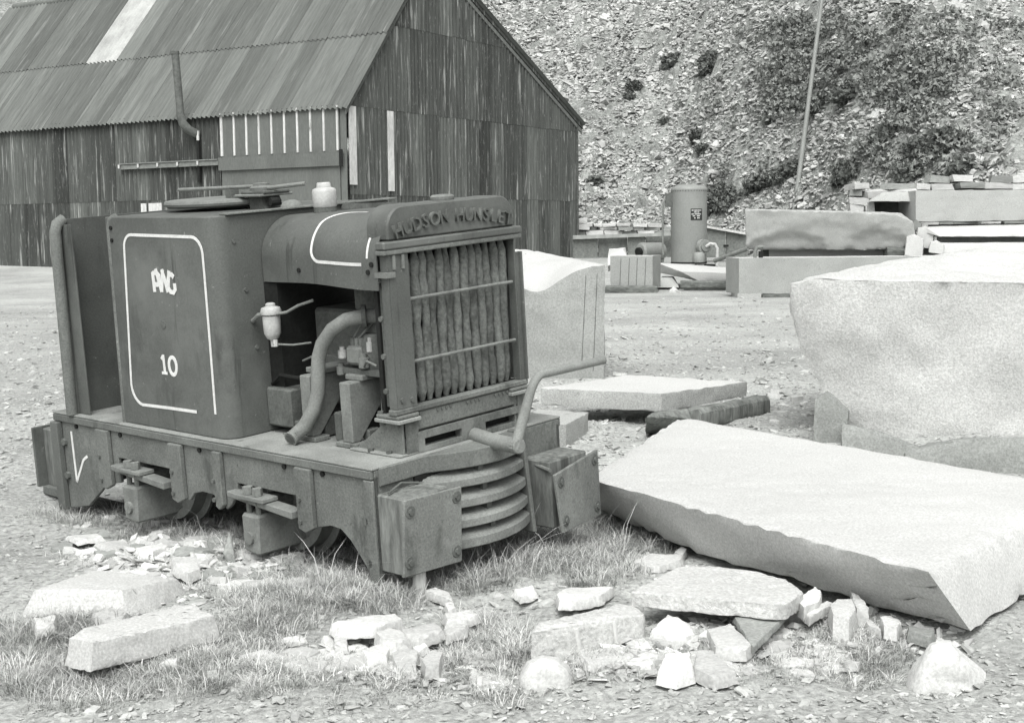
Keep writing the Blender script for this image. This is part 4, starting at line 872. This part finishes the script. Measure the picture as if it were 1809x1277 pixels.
dry_wall('dry_stone_wall', 'dry stone wall of thin pale slabs below the heather at right', 1500, 1850, lambda t: 322 - 10 * (t > .3) + 6 * math.sin(t * 23), 402, 31.8, 31, (22, 60), (9, 16))
def panel_fence(name, label, segs):
    base = at(segs[0][0], segs[0][3], segs[0][4]); root = empty(name, base, label, 'fence')
    for a_, b_, y0_, y1_, Yd, ya, yb in segs:
        A, B, C, D = at(a_, y1_, Yd) - base, at(b_, y1_, Yd) - base, at(b_, yb, Yd) - base, at(a_, ya, Yd) - base; o = Vector((0, .07, 0))
        MB().add([A, B, C, D, A + o, B + o, C + o, D + o], [(0, 1, 2, 3), (7, 6, 5, 4), (0, 4, 5, 1), (1, 5, 6, 2), (2, 6, 7, 3), (3, 7, 4, 0)]).build('slate_panel', 'slate_panel', root, bevel=.01)
    return root
sf = panel_fence('slate_fence', 'low fence of dark upright slate panels behind the blocks', [(1012, 1056, 415, 462, 43.5, 421, 420), (1057, 1108, 415, 462, 43.6, 420, 417), (1109, 1140, 415, 462, 43.5, 416, 414), (1141, 1200, 415, 462, 43.7, 415, 413)])
b0 = sf.location
MB().hexa([at(1012, 423, 43.35) - b0, at(1200, 416, 43.35) - b0, at(1200, 416, 43.5) - b0, at(1012, 423, 43.5) - b0], [at(1012, 416, 43.35) - b0, at(1200, 411, 43.35) - b0, at(1200, 411, 43.5) - b0, at(1012, 416, 43.5) - b0]).build('coping_rail', 'slate_dark', sf)
sf2 = panel_fence('slate_fence', 'slate panel fence with pale sloping coping right of the tank', [(1244, 1282, 400, 455, 40, 401, 406), (1283, 1318, 400, 455, 40.05, 407, 413)])
b0 = sf2.location
MB().hexa([at(1244, 402, 39.9) - b0, at(1318, 415, 39.9) - b0, at(1318, 415, 40.15) - b0, at(1244, 402, 40.15) - b0], [at(1244, 398, 39.9) - b0, at(1318, 411, 39.9) - b0, at(1318, 411, 40.15) - b0, at(1244, 398, 40.15) - b0]).build('coping_rail', 'white_board', sf2)
MB().box(.55, .7, -.02, -.005, .30, .36).build('fence_slot', 'black_iron', sf2)
dc = at(1150, 444, 39.5); drum = empty('oil_drum', dc, 'pale drum lying on its side behind the squared block', 'drum')
MB().tube([(-.33, -.25, 0), (-.30, -.23, 0), (0, 0, 0), (.30, .23, 0)], [.20, .245, .25, .245], 20).build('drum_body', 'tank_paint', drum, smooth=40)
MB().tube([(-.40, -.30, -.02), (-.335, -.255, -.01)], .13, 16).build('drum_end', 'black_iron', drum)
MB().box(-.3, .3, -.2, .2, -.6, -.23).build('drum_cradle', 'dark_timber', drum)
tb = at(1217, 463, 38.0); tank = empty('air_tank', tb, 'tall grey cylindrical air receiver tank with black warning plate', 'tank')
RT = 31.5 / F * 38; TH = (463 - 336) / F * 38
MB().lathe([(RT * .99, 0), (RT, .02), (RT, TH)], n=48).build('tank_shell', 'tank_paint', tank, smooth=40)
MB().lathe([(RT * 1.012, TH - .03), (RT * 1.012, TH + .01), (RT * .93, TH + .06), (RT * .7, TH + .105), (RT * .35, TH + .13), (.01, TH + .135)], n=48).build('tank_lid', 'tank_paint', tank, smooth=50)
for i in range(40): w = 2 * math.pi * i / 40; MB().box(-.012, .012, -.012, .012, TH - .055, TH - .034).build('rivet', 'iron', tank).location = (RT * 1.005 * math.cos(w), RT * 1.005 * math.sin(w), 0)
MB().lathe([(RT * 1.02, -.03), (RT * 1.02, 0), (RT, .004)], n=48).build('tank_foot', 'black_iron', tank)
MB().lathe([(RT * .98, -.52), (RT * .98, -.035)], n=32).build('tank_plinth', 'white_board', tank)
sg = MB(); ws = []
aw = [math.radians(-90 + d) for d in np.linspace(-2, 38, 9)]
sg.grid([[(RT * 1.01 * math.cos(w), RT * 1.01 * math.sin(w), z) for w in aw] for z in (1.13, 1.44)]); sgn = sg.build('warning_plate', 'sign_black', tank, smooth=60)
rs2 = random.Random(3)
for row, (zc_, segs) in enumerate(((1.395, ((.03, .22), (.27, .97))), (1.345, ((.25, .48), (.56, .72))), (1.295, ((.03, .26), (.33, .93))), (1.245, ((.14, .36), (.50, .78))), (1.19, ((.26, .40), (.54, .80))))):
    for u0, u1 in segs:
        u = u0
        while u < u1 - .02:                           # small pale characters, too far off to be read
            d = rs2.uniform(.05, .075); wa, wb = [math.radians(-92 + 40 * (.04 + .92 * q)) for q in (u, min(u1, u + d * .75))]; hgt = .016
            MB().grid([[(RT * 1.014 * math.cos(w), RT * 1.014 * math.sin(w), z) for w in (wa, wb)] for z in (zc_ - hgt, zc_ + hgt)]).build('plate_mark', 'white_board', sgn); u += d
gp = MB().tube([(-RT - .22, -.1, -.02), (-RT - .24, -.1, .9), (-RT - .22, -.1, 1.62), (-RT - .14, -.1, 1.72), (-RT + .02, -.1, 1.72)], .028, 8).build('gauge_pipe', 'iron_light', tank, smooth=50)
MB().box(-RT - .16, -RT + .03, -.16, -.02, 1.50, 1.86).build('gauge_box', 'iron', gp)
MB().box(-RT - .29, -RT - .17, -.16, -.04, .12, .20).build('pipe_clamp', 'iron', gp)
MB().cyl((-.0 + .30, -RT * .9, .42), (.36, -RT * 1.15, .42), .20, 20).build('inspection_hatch', 'tank_paint', tank, smooth=40)
MB().cyl((.36, -RT * 1.15, .42), (.38, -RT * 1.24, .42), .13, 16).build('hatch_flange', 'iron_light', tank, smooth=40)
MB().tube([(.38, -RT * 1.2, .42), (.50, -RT * 1.25, .50), (.62, -RT * 1.25, .48), (.68, -RT * 1.25, .38), (.68, -RT * 1.25, -.1)], .045, 10).build('outlet_pipe', 'bowl_metal', tank, smooth=60)
MB().lathe([(.15, -.02), (.16, .02), (.16, .2), (.12, .25), (.03, .26)], (.2, -RT * 1.1, .02), 18).build('drain_pot', 'tank_paint', tank, smooth=40)
MB().tube([(.12, -RT * 1.1, -.02), (.12, -RT * 1.1, -.42)], .025, 8).build('drain_pipe', 'iron', tank)
MB().box(.36, .7, -RT * 1.2, -RT * .8, -.35, -.05).build('valve_box', 'black_iron', tank)
post('iron_pipe', at(1262, 461, 36.5), at(1322, 439, 35.5), .06, .06, 'iron_light', 'long iron pipe sloping up beside the tank foot', 'pipe')
post('short_post', at(1301, 475, 33), at(1301, 452, 33), .06, .06, 'iron_light', 'short grey post at the left end of the long block', 'post')
pb = on_hill(1403, 362); post('leaning_pole', pb - Vector((0, 0, .3)), at(1456, -30, pb.y + 1.5), .085, .06, 'tank_paint', 'tall thin leaning pole in front of the scree slope', 'pole')

# ------------------------------------------------------------------ heather on the tip
def leaf_blob(centre, rad, n, rng, size):
    d = rng.normal(0, 1, (n, 3)); d /= np.linalg.norm(d, axis=1)[:, None]
    lump = 1 + .28 * np.sin(d[:, 0] * 4 + centre[0]) * np.sin(d[:, 2] * 5 + centre[1]) + .18 * np.sin(d[:, 1] * 9 + centre[0] * 3)
    p = d * np.array(rad) * (rng.uniform(.55, 1, n) * lump)[:, None]
    a = rng.normal(0, 1, (n, 3)); a /= np.linalg.norm(a, axis=1)[:, None]; b = np.cross(a, rng.normal(0, 1, (n, 3))); b /= np.linalg.norm(b, axis=1)[:, None]
    s = size * rng.uniform(.6, 1.4, n)[:, None]
    V = np.stack([p - a * s * .5, p + a * s * .5 + b * s * .25, p + b * s], 1).reshape(-1, 3); return V
rb = np.random.default_rng(9)
for px, py, rx, ry, lb in BUSH:
    c = on_hill(px, py + ry * .5); k = c.y / F; rad = (rx * k, rx * k * .8, ry * k * 1.1)
    V = leaf_blob((px * .1, py * .1), rad, int(500 + rx * ry * 2.0), rb, .12)
    me = arr_mesh('heather_bush', V, np.arange(len(V)).reshape(-1, 3), 'bush_leaf')
    tag(link('heather_bush', me, None, c + Vector((0, 0, ry * k * .2))), lb, 'bush', 'heather bushes on the slate tip')
VV = []
for px, py, rx, ry, n in COVER:
    for i in range(int(n * .7)):
        a = rb.uniform(0, 6.28); q = math.sqrt(rb.random()); c = on_hill(px + rx * q * math.cos(a), py + ry * q * math.sin(a))
        V = leaf_blob((c.x * 3, c.y * 2), (rb.uniform(.25, .6), rb.uniform(.25, .55), rb.uniform(.10, .22)), 90, rb, .11); VV.append(V + np.array([c.x, c.y, c.z + .04]))
V = np.concatenate(VV); tag(link('heather_cover', arr_mesh('heather_cover', V, np.arange(len(V)).reshape(-1, 3), 'heather')), kind='stuff')
for i, (px, py, r) in enumerate(((1149, 142, 9), (1132, 170, 6), (1390, 245, 8), (1488, 120, 9), (1526, 152, 9), (1525, 108, 7), (1062, 258, 10), (1083, 264, 8), (1124, 329, 7), (1440, 250, 7))):
    c = on_hill(px, py); k = c.y / F * r; P = [c + Vector((random.uniform(-1, 1) * k, random.uniform(-1, 1) * k, random.uniform(-.5, .9) * k)) for _ in range(12)]
    rock('scree_block', P, 'granite', ('large pale block on the slope directly above the drum', 'pale block just below the large one above the drum', 'pale block left of the pole lower part', 'pale block right of the pole top', 'pale block among the heather upper right', 'smaller pale block above the heather upper right', 'pale block beside the shed wall', 'pale block right of the one beside the shed', 'round pale block on the scree left of the tank', 'pale block right of the pole lower part')[i], 'stone', 'large pale blocks on the scree slope', cell=.15, amp=.02)

# ------------------------------------------------------------------ foreground stones
G = 'slate'
FG = [
 ('granite', [(60, 1046), (97, 1040), (135, 1012), (170, 1003), (312, 1011), (250, 1036), (215, 1047), (97, 1049)], .12, .12, 'broad pale slab at the left edge in front of the locomotive', .05),
 ('granite', [(122, 1128), (150, 1116), (318, 1061), (345, 1066), (378, 1084), (165, 1141)], .14, .115, 'long pale bar of stone lower left in the grass', .02),
 ('slate', [(165, 1082), (200, 1070), (225, 1078), (215, 1092), (180, 1096)], .06, .05, 'pale stone between the two left slabs', .02),
 ('slate', [(304, 981), (345, 984), (353, 1004), (332, 1014), (312, 1000)], .07, .05, 'squarish slate tilted in front of the rear axle box', .02),
 ('slate', [(170, 958), (220, 950), (230, 962), (190, 968)], .04, .03, 'thin slate left of the rear axle box', .02),
 ('slate', [(240, 965), (285, 955), (298, 962), (270, 977), (248, 974)], .05, .04, 'grey slate below the rear axle box', .02),
 ('slate', [(120, 945), (170, 940), (180, 948), (140, 955)], .04, .03, 'thin slate at the far left by the rail end', .02),
 ('slate', [(585, 1106), (640, 1083), (697, 1077), (711, 1088), (660, 1108), (600, 1113)], .085, .05, 'long pale slate at the head of the central stone heap', .012),
 ('slate', [(665, 1117), (688, 1103), (708, 1108), (723, 1128), (700, 1138), (672, 1130)], .09, .06, 'pale wedge stone below the long slate', .015),
 ('slate', [(709, 1110), (735, 1106), (768, 1098), (781, 1112), (740, 1126), (716, 1122)], .07, .05, 'pale flat stone right of the wedge stone', .015),
 ('slate', [(786, 1083), (830, 1075), (843, 1083), (818, 1093), (790, 1095)], .06, .045, 'pale stone at the upper right of the central heap', .015),
 ('slate', [(784, 1108), (826, 1099), (820, 1110), (790, 1121)], .05, .04, 'thin pale stone under the upper right one', .015),
 ('slate', [(640, 1146), (672, 1133), (690, 1140), (682, 1158), (648, 1164)], .07, .055, 'pale broken stone in the middle of the central heap', .015),
 ('slate', [(690, 1150), (715, 1140), (738, 1150), (735, 1172), (702, 1174)], .07, .06, 'pale lump low in the central heap', .015),
 ('slate', [(745, 1166), (758, 1150), (783, 1151), (775, 1174), (752, 1178)], .075, .06, 'pale upright stone at the right of the central heap', .01),
 ('slate', [(728, 1142), (748, 1134), (756, 1140), (738, 1150)], .04, .035, 'small pale stone in the central heap', .01),
 ('slate', [(600, 1158), (640, 1150), (645, 1162), (610, 1168)], .04, .03, 'thin pale stone at the left of the central heap', .01),
 ('slate', [(590, 1125), (612, 1120), (614, 1138), (592, 1142)], .06, .05, 'small squared stone left of the wedge stone', .01),
 ('slate', [(751, 1040), (770, 1036), (792, 1044), (800, 1062), (776, 1050)], .05, .04, 'pale stone in the grass right of the wooden stake', .015),
 ('slate', [(785, 1062), (800, 1058), (806, 1074), (792, 1080)], .05, .04, 'small round stone below the wooden stake', .01),
 ('slate', [(910, 1042), (940, 1033), (947, 1044), (920, 1053)], .05, .035, 'pale stone in the grass below the bowed grille', .015),
 ('slate', [(983, 1052), (1000, 1036), (1040, 1034), (1084, 1031), (1060, 1052), (1010, 1063), (988, 1062)], .085, .05, 'pale split stone left of the broken slab', .01),
 ('slate', [(1122, 990), (1150, 978), (1205, 977), (1202, 987), (1165, 999), (1135, 998)], .06, .035, 'oval pale slate just above the broken slab', .015),
 ('slate', [(1192, 972), (1204, 964), (1213, 970), (1206, 979)], .05, .045, 'small round white stone beside the great slab', .01),
 ('granite_rough', [(1115, 1052), (1160, 1020), (1200, 993), (1262, 990), (1330, 1003), (1388, 1018), (1420, 1046), (1390, 1070), (1366, 1075), (1280, 1058)], .115, .05, 'broad broken granite slab in front of the great slab', .0),
 ('granite_rough', [(938, 1119), (952, 1105), (1090, 1066), (1118, 1060), (1139, 1080), (1136, 1086), (1088, 1092), (1000, 1107)], .10, .11, 'thick granite block with pale chisel stripes bottom centre', .004),
 ('granite', [(1022, 1152), (1090, 1140), (1128, 1142), (1124, 1158), (1040, 1176)], .05, .05, 'flat pale stone under the thick chiselled block', .02),
 ('slate', [(1150, 1112), (1180, 1088), (1215, 1098), (1228, 1116), (1195, 1128)], .08, .06, 'pale shard under the broken slab left side', .01),
 ('slate', [(1250, 1108), (1290, 1100), (1330, 1136), (1318, 1150), (1265, 1140)], .085, .05, 'pale pointed shard below the broken slab', .01),
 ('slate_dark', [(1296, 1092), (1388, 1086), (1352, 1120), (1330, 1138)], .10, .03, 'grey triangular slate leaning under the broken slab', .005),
 ('slate', [(1406, 1062), (1440, 1033), (1452, 1042), (1448, 1060), (1420, 1074)], .13, .07, 'upright pale shard at the right tip of the broken slab', .0),
 ('slate', [(1418, 1080), (1460, 1058), (1472, 1062), (1430, 1094)], .09, .04, 'thin pale splinter leaning right of the broken slab', .01),
 ('granite', [(1466, 1066), (1478, 1056), (1505, 1056), (1513, 1074), (1500, 1092), (1472, 1090)], .12, .11, 'angular pale lump against the great slab', .01),
 ('slate', [(1502, 1040), (1520, 1050), (1536, 1074), (1512, 1072)], .12, .09, 'pale pointed stone leaning on the great slab', .0),
 ('slate', [(1555, 1090), (1575, 1086), (1592, 1096), (1584, 1112), (1562, 1108)], .07, .06, 'round white stone below the great slab', .01),
 ('slate', [(1518, 1080), (1540, 1092), (1556, 1112), (1535, 1104)], .06, .04, 'thin pale shard below the great slab', .01),
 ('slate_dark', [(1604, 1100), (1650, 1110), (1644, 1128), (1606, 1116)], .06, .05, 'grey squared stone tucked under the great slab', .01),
 ('slate', [(1163, 1186), (1176, 1150), (1218, 1146), (1224, 1182), (1195, 1192)], .07, .06, 'squared white stone at the bottom right of centre', .015),
 ('slate', [(1226, 1180), (1232, 1150), (1260, 1152), (1300, 1185), (1260, 1196)], .06, .05, 'pale flat stone right of the squared white stone', .015),
 ('slate', [(1105, 1166), (1140, 1150), (1162, 1156), (1150, 1172)], .05, .04, 'pale stone left of the squared white stone', .015),
 ('slate', [(60, 1090), (100, 1084), (96, 1100), (66, 1108)], .06, .05, 'grey stone at the far left border in the grass', .015),
 ('slate', [(500, 1125), (530, 1118), (540, 1126), (515, 1134)], .03, .025, 'small pale slate in the grass left of the heap', .01),
 ('slate', [(430, 1165), (470, 1158), (480, 1168), (445, 1176)], .03, .025, 'small pale slate low left of the heap', .01),
]
for m, ol, zt0, th, lb, sp in FG:
    if m != 'granite_rough': zt0 *= .68; th *= .72
    slab('loose_stone', ol, zt0, th, m, lb, 'stone', None, spread=sp, tilt=(random.uniform(-.06, .06), random.uniform(-.08, .06)), jag=True, cell=.016, amp=.0035, freq=18, chip=.0035, smooth=26)
def dome(outline, ybase, depth, m, label, **k):        # a stone given by its outline seen from the front and how deep it is
    cxp = sum(p[0] for p in outline) / len(outline); Y0 = gnd(cxp, ybase).y + depth * .4; P = []
    for f_, dy in ((1.0, 0), (.88, -.28), (.62, -.40), (.85, .35), (.55, .5)):
        for x, y in outline:
            q = at(cxp + (x - cxp) * f_, ybase + 4 + (y - ybase) * f_, Y0 + depth * dy)
            if y > ybase - 6: q.z = -.04
            P.append(q)
    return rock('loose_stone', P, m, label, 'stone', **k)
dome([(908, 1215), (914, 1188), (930, 1163), (958, 1152), (985, 1156), (1006, 1172), (1016, 1195), (1016, 1215)], 1215, .22, 'pale_stone', 'large smooth white boulder cut by the bottom edge', cell=.018, amp=.006, chip=.001, smooth=60)
dome([(1600, 1212), (1606, 1186), (1630, 1146), (1642, 1126), (1681, 1120), (1690, 1136), (1716, 1172), (1738, 1186), (1742, 1212)], 1212, .26, 'pale_stone', 'large pale pointed stone in the bottom right corner', cell=.016, amp=.012, freq=9, chip=.006, smooth=28)
dome([(273, 1188), (280, 1168), (298, 1157), (314, 1156), (319, 1172), (318, 1188)], 1188, .07, 'slate', 'rounded white stone at the bottom left', cell=.012, amp=.002, chip=.002, smooth=35)
dome([(360, 1200), (375, 1184), (395, 1177), (415, 1182), (432, 1200)], 1200, .09, 'slate', 'white stone cut by the bottom edge left of centre', cell=.012, amp=.002, chip=.002, smooth=35)
dome([(660, 1208), (672, 1190), (692, 1181), (718, 1188), (732, 1208)], 1208, .09, 'slate', 'white stone at the bottom edge under the heap', cell=.012, amp=.002, chip=.002, smooth=35)
P = [gnd(392, 992, .0), gnd(418, 1000, .0), gnd(405, 985, .0), at(404, 936, gnd(400, 990).y), at(412, 944, gnd(400, 990).y), at(394, 975, gnd(400, 992).y - .02)]
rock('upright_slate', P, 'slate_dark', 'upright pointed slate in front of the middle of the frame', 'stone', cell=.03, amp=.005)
# chisel stripes on the thick block: pale proud ridges left between the cuts
cb = [o for o in S.collection.objects if o.get('label', '').startswith('thick granite block')][0]
for px, py, pyb in ((968, 1122, 1145), (1018, 1110, 1146), (1084, 1096, 1136)): snap_line(cb, (px, py), (px + 6, pyb), .007, 'chisel_stripe', 'white_board')
# loose slate flakes: separate stones of a few shapes
protos = []
for i in range(12):
    r = random.Random(100 + i); n_ = r.randint(5, 8); P = []
    for j in range(n_):
        a = 2 * math.pi * (j + r.uniform(-.3, .3)) / n_; q = r.uniform(.35, .55); e = r.uniform(.45, 1); P += [(q * math.cos(a), q * e * math.sin(a), .10), (q * 1.05 * math.cos(a), q * e * 1.05 * math.sin(a), -.10)]
    me = rock_mesh('slate_flake', P, 'slate', cell=.16, amp=.025, freq=5, chip=.02, seed=200 + i, smooth=35); protos.append(me)
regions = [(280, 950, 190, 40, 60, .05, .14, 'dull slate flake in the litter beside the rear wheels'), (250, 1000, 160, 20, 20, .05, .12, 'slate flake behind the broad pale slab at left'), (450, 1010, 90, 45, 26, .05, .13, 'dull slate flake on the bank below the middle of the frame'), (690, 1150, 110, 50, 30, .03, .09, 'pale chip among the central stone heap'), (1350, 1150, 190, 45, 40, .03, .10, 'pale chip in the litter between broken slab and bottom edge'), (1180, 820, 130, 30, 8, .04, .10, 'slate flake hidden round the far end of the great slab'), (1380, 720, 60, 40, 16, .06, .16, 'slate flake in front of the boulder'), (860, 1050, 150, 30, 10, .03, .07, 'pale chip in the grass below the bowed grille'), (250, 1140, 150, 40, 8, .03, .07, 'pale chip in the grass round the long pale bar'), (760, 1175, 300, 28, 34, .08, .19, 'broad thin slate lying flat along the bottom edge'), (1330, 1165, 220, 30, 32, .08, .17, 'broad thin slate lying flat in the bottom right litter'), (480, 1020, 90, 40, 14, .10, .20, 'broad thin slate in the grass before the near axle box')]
rf = random.Random(42); dark = []
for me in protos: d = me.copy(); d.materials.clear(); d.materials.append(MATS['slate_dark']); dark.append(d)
for px, py, rx, ry, n_, s0, s1, lb in regions:
    for i in range(n_):
        a = rf.uniform(0, 6.28); q = math.sqrt(rf.random()); p = gnd(px + rx * q * math.cos(a), py + ry * q * math.sin(a)); s = rf.uniform(s0, s1) ** 1.0
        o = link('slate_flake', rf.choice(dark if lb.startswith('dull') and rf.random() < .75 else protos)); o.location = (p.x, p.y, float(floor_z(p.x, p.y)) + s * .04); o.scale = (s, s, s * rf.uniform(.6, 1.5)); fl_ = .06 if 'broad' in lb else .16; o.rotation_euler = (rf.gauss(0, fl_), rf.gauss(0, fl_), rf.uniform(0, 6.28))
        if 'broad' in lb: o.scale.z *= .55; o.location.z -= s * .02
        tag(o, lb, 'stone', lb.replace('flake', 'flakes').replace('chip', 'chips').replace('thin slate', 'thin slates'))

# chips too many to count between the larger stones
Pl = []; Sl = []; rc = np.random.default_rng(23)
for px, py, rx, ry, n_, s0, s1 in ((1400, 1125, 170, 45, 420, .012, .05), (700, 1150, 130, 45, 260, .012, .04), (1150, 1150, 120, 35, 180, .012, .045), (330, 985, 210, 40, 420, .015, .06), (850, 1190, 330, 22, 260, .012, .045), (1180, 1010, 90, 25, 60, .01, .03), (1640, 1120, 80, 30, 90, .012, .05), (240, 1060, 150, 30, 90, .012, .04)):
    for i in range(n_):
        a = rc.uniform(0, 6.28); q = math.sqrt(rc.random()) * rc.uniform(.8, 1.15); g = gnd(px + rx * q * math.cos(a), py + ry * q * math.sin(a)); sz_ = s0 + (s1 - s0) * rc.random() ** 2; Pl.append((g.x, g.y, float(floor_z(g.x, g.y)) + sz_ * .1)); Sl.append(sz_)
V, Q = flakes(np.array(Pl), np.array(Sl) * 1.5, .30, .28, rc)
tag(link('stone_chips', arr_mesh('stone_chips', V, Q, 'chip_stone')), kind='stuff')
# ------------------------------------------------------------------ grass
def blades(spots, rng, name, m, hmin, hmax, wd, tuft=28):
    P = []; H = []; A = []
    for px, py, rx, ry, n, k in spots:
        nt_ = max(3, n // tuft); a = rng.uniform(0, 2 * np.pi, nt_); q = np.sqrt(rng.random(nt_)) * (1 + .12 * rng.normal(0, 1, nt_)); th = rng.uniform(.55, 1.45, nt_); tr = rng.uniform(.012, .045, nt_)
        cs = [gnd(u, max(v, 700)) for u, v in zip(px + rx * q * np.cos(a), py + ry * q * np.sin(a))]; w = rng.integers(0, nt_, n); dx = rng.normal(0, 1, (n, 2))
        for i in range(n):
            c = cs[w[i]]; gx_, gy_ = c.x + dx[i, 0] * tr[w[i]], c.y + dx[i, 1] * tr[w[i]]; P.append((gx_, gy_, float(floor_z(gx_, gy_)) - .004)); H.append(k * th[w[i]] * math.exp(-.12 * (dx[i, 0] ** 2 + dx[i, 1] ** 2))); A.append(math.atan2(dx[i, 1], dx[i, 0]))
    P = np.array(P); n = len(P); H = rng.uniform(hmin, hmax, n) * np.array(H)
    a = np.array(A) + rng.normal(0, .9, n); lean = rng.uniform(.3, 1.7, n); d = np.stack([np.cos(a), np.sin(a), np.zeros(n)], -1); s = np.stack([-np.sin(a), np.cos(a), np.zeros(n)], -1) * (wd * rng.uniform(.6, 1.3, n))[:, None]
    up = np.array([0, 0, 1.0])
    def pt(t): return P + d * (lean * H * t * t)[:, None] + up * (H * (t - .25 * lean * t * t))[:, None]
    V = np.stack([pt(0) - s, pt(0) + s, pt(.5) - s * .8, pt(.5) + s * .8, pt(.8) - s * .5, pt(.8) + s * .5, pt(1.0), pt(1.0) + s * .05], 1).reshape(-1, 3)
    F_ = np.array([(0, 1, 3, 2), (2, 3, 5, 4), (4, 5, 7, 6)]); Q = (F_[None] + (np.arange(n) * 8)[:, None, None]).reshape(-1, 4)
    return tag(link(name, arr_mesh(name, V, Q, m)), kind='stuff')
rg = np.random.default_rng(17)
SP = [(830, 1000, 170, 45, 6500, 1.2), (985, 960, 120, 55, 5500, 1.2), (560, 1035, 110, 45, 4500, .9), (480, 1085, 90, 40, 2600, .7), (420, 1130, 80, 40, 2200, .7), (230, 1165, 140, 40, 5000, .9), (140, 1110, 80, 35, 3000, 1.0), (860, 1135, 85, 55, 4800, .8), (660, 1050, 90, 35, 3500, 1.0), (1050, 1010, 90, 35, 2600, .9), (1120, 950, 70, 35, 2200, 1.0), (150, 912, 80, 16, 1300, 1.0), (290, 930, 90, 18, 1600, .9), (230, 900, 110, 12, 1400, .9), (400, 950, 90, 25, 1500, .8), (200, 980, 120, 20, 900, .5), (440, 970, 60, 26, 1500, .9), (1480, 1135, 70, 25, 1500, .7), (1560, 1145, 50, 30, 1300, .7), (520, 1180, 80, 25, 1200, .5), (640, 980, 60, 25, 1800, 1.2), (1000, 900, 70, 30, 1800, 1.1), (340, 1200, 260, 40, 5000, .7), (700, 1185, 200, 30, 2500, .6), (1000, 1185, 120, 25, 1200, .6), (1420, 1180, 200, 25, 1800, .6), (240, 1135, 150, 30, 2500, .8), (900, 1220, 60, 25, 600, .6), (160, 1230, 120, 30, 1500, .7), (620, 1235, 200, 25, 900, .5), (1300, 1165, 160, 25, 700, .5), (40, 1150, 60, 80, 2500, .9), (380, 1040, 60, 20, 600, .6)]
blades(SP, rg, 'grass', 'grass', .022, .065, .0012)
blades([(a, b, c, d, max(20, n // 2), k) for a, b, c, d, n, k in SP], rg, 'dry_grass', 'straw', .03, .085, .0011)
blades([(860, 985, 110, 30, 50, 1.0), (1010, 960, 90, 40, 40, 1.0), (560, 1020, 90, 30, 20, 1.0), (740, 1040, 30, 15, 8, 1.0), (330, 930, 60, 20, 14, 1.0)], rg, 'grass_stalks', 'straw', .14, .26, .0016, 2)
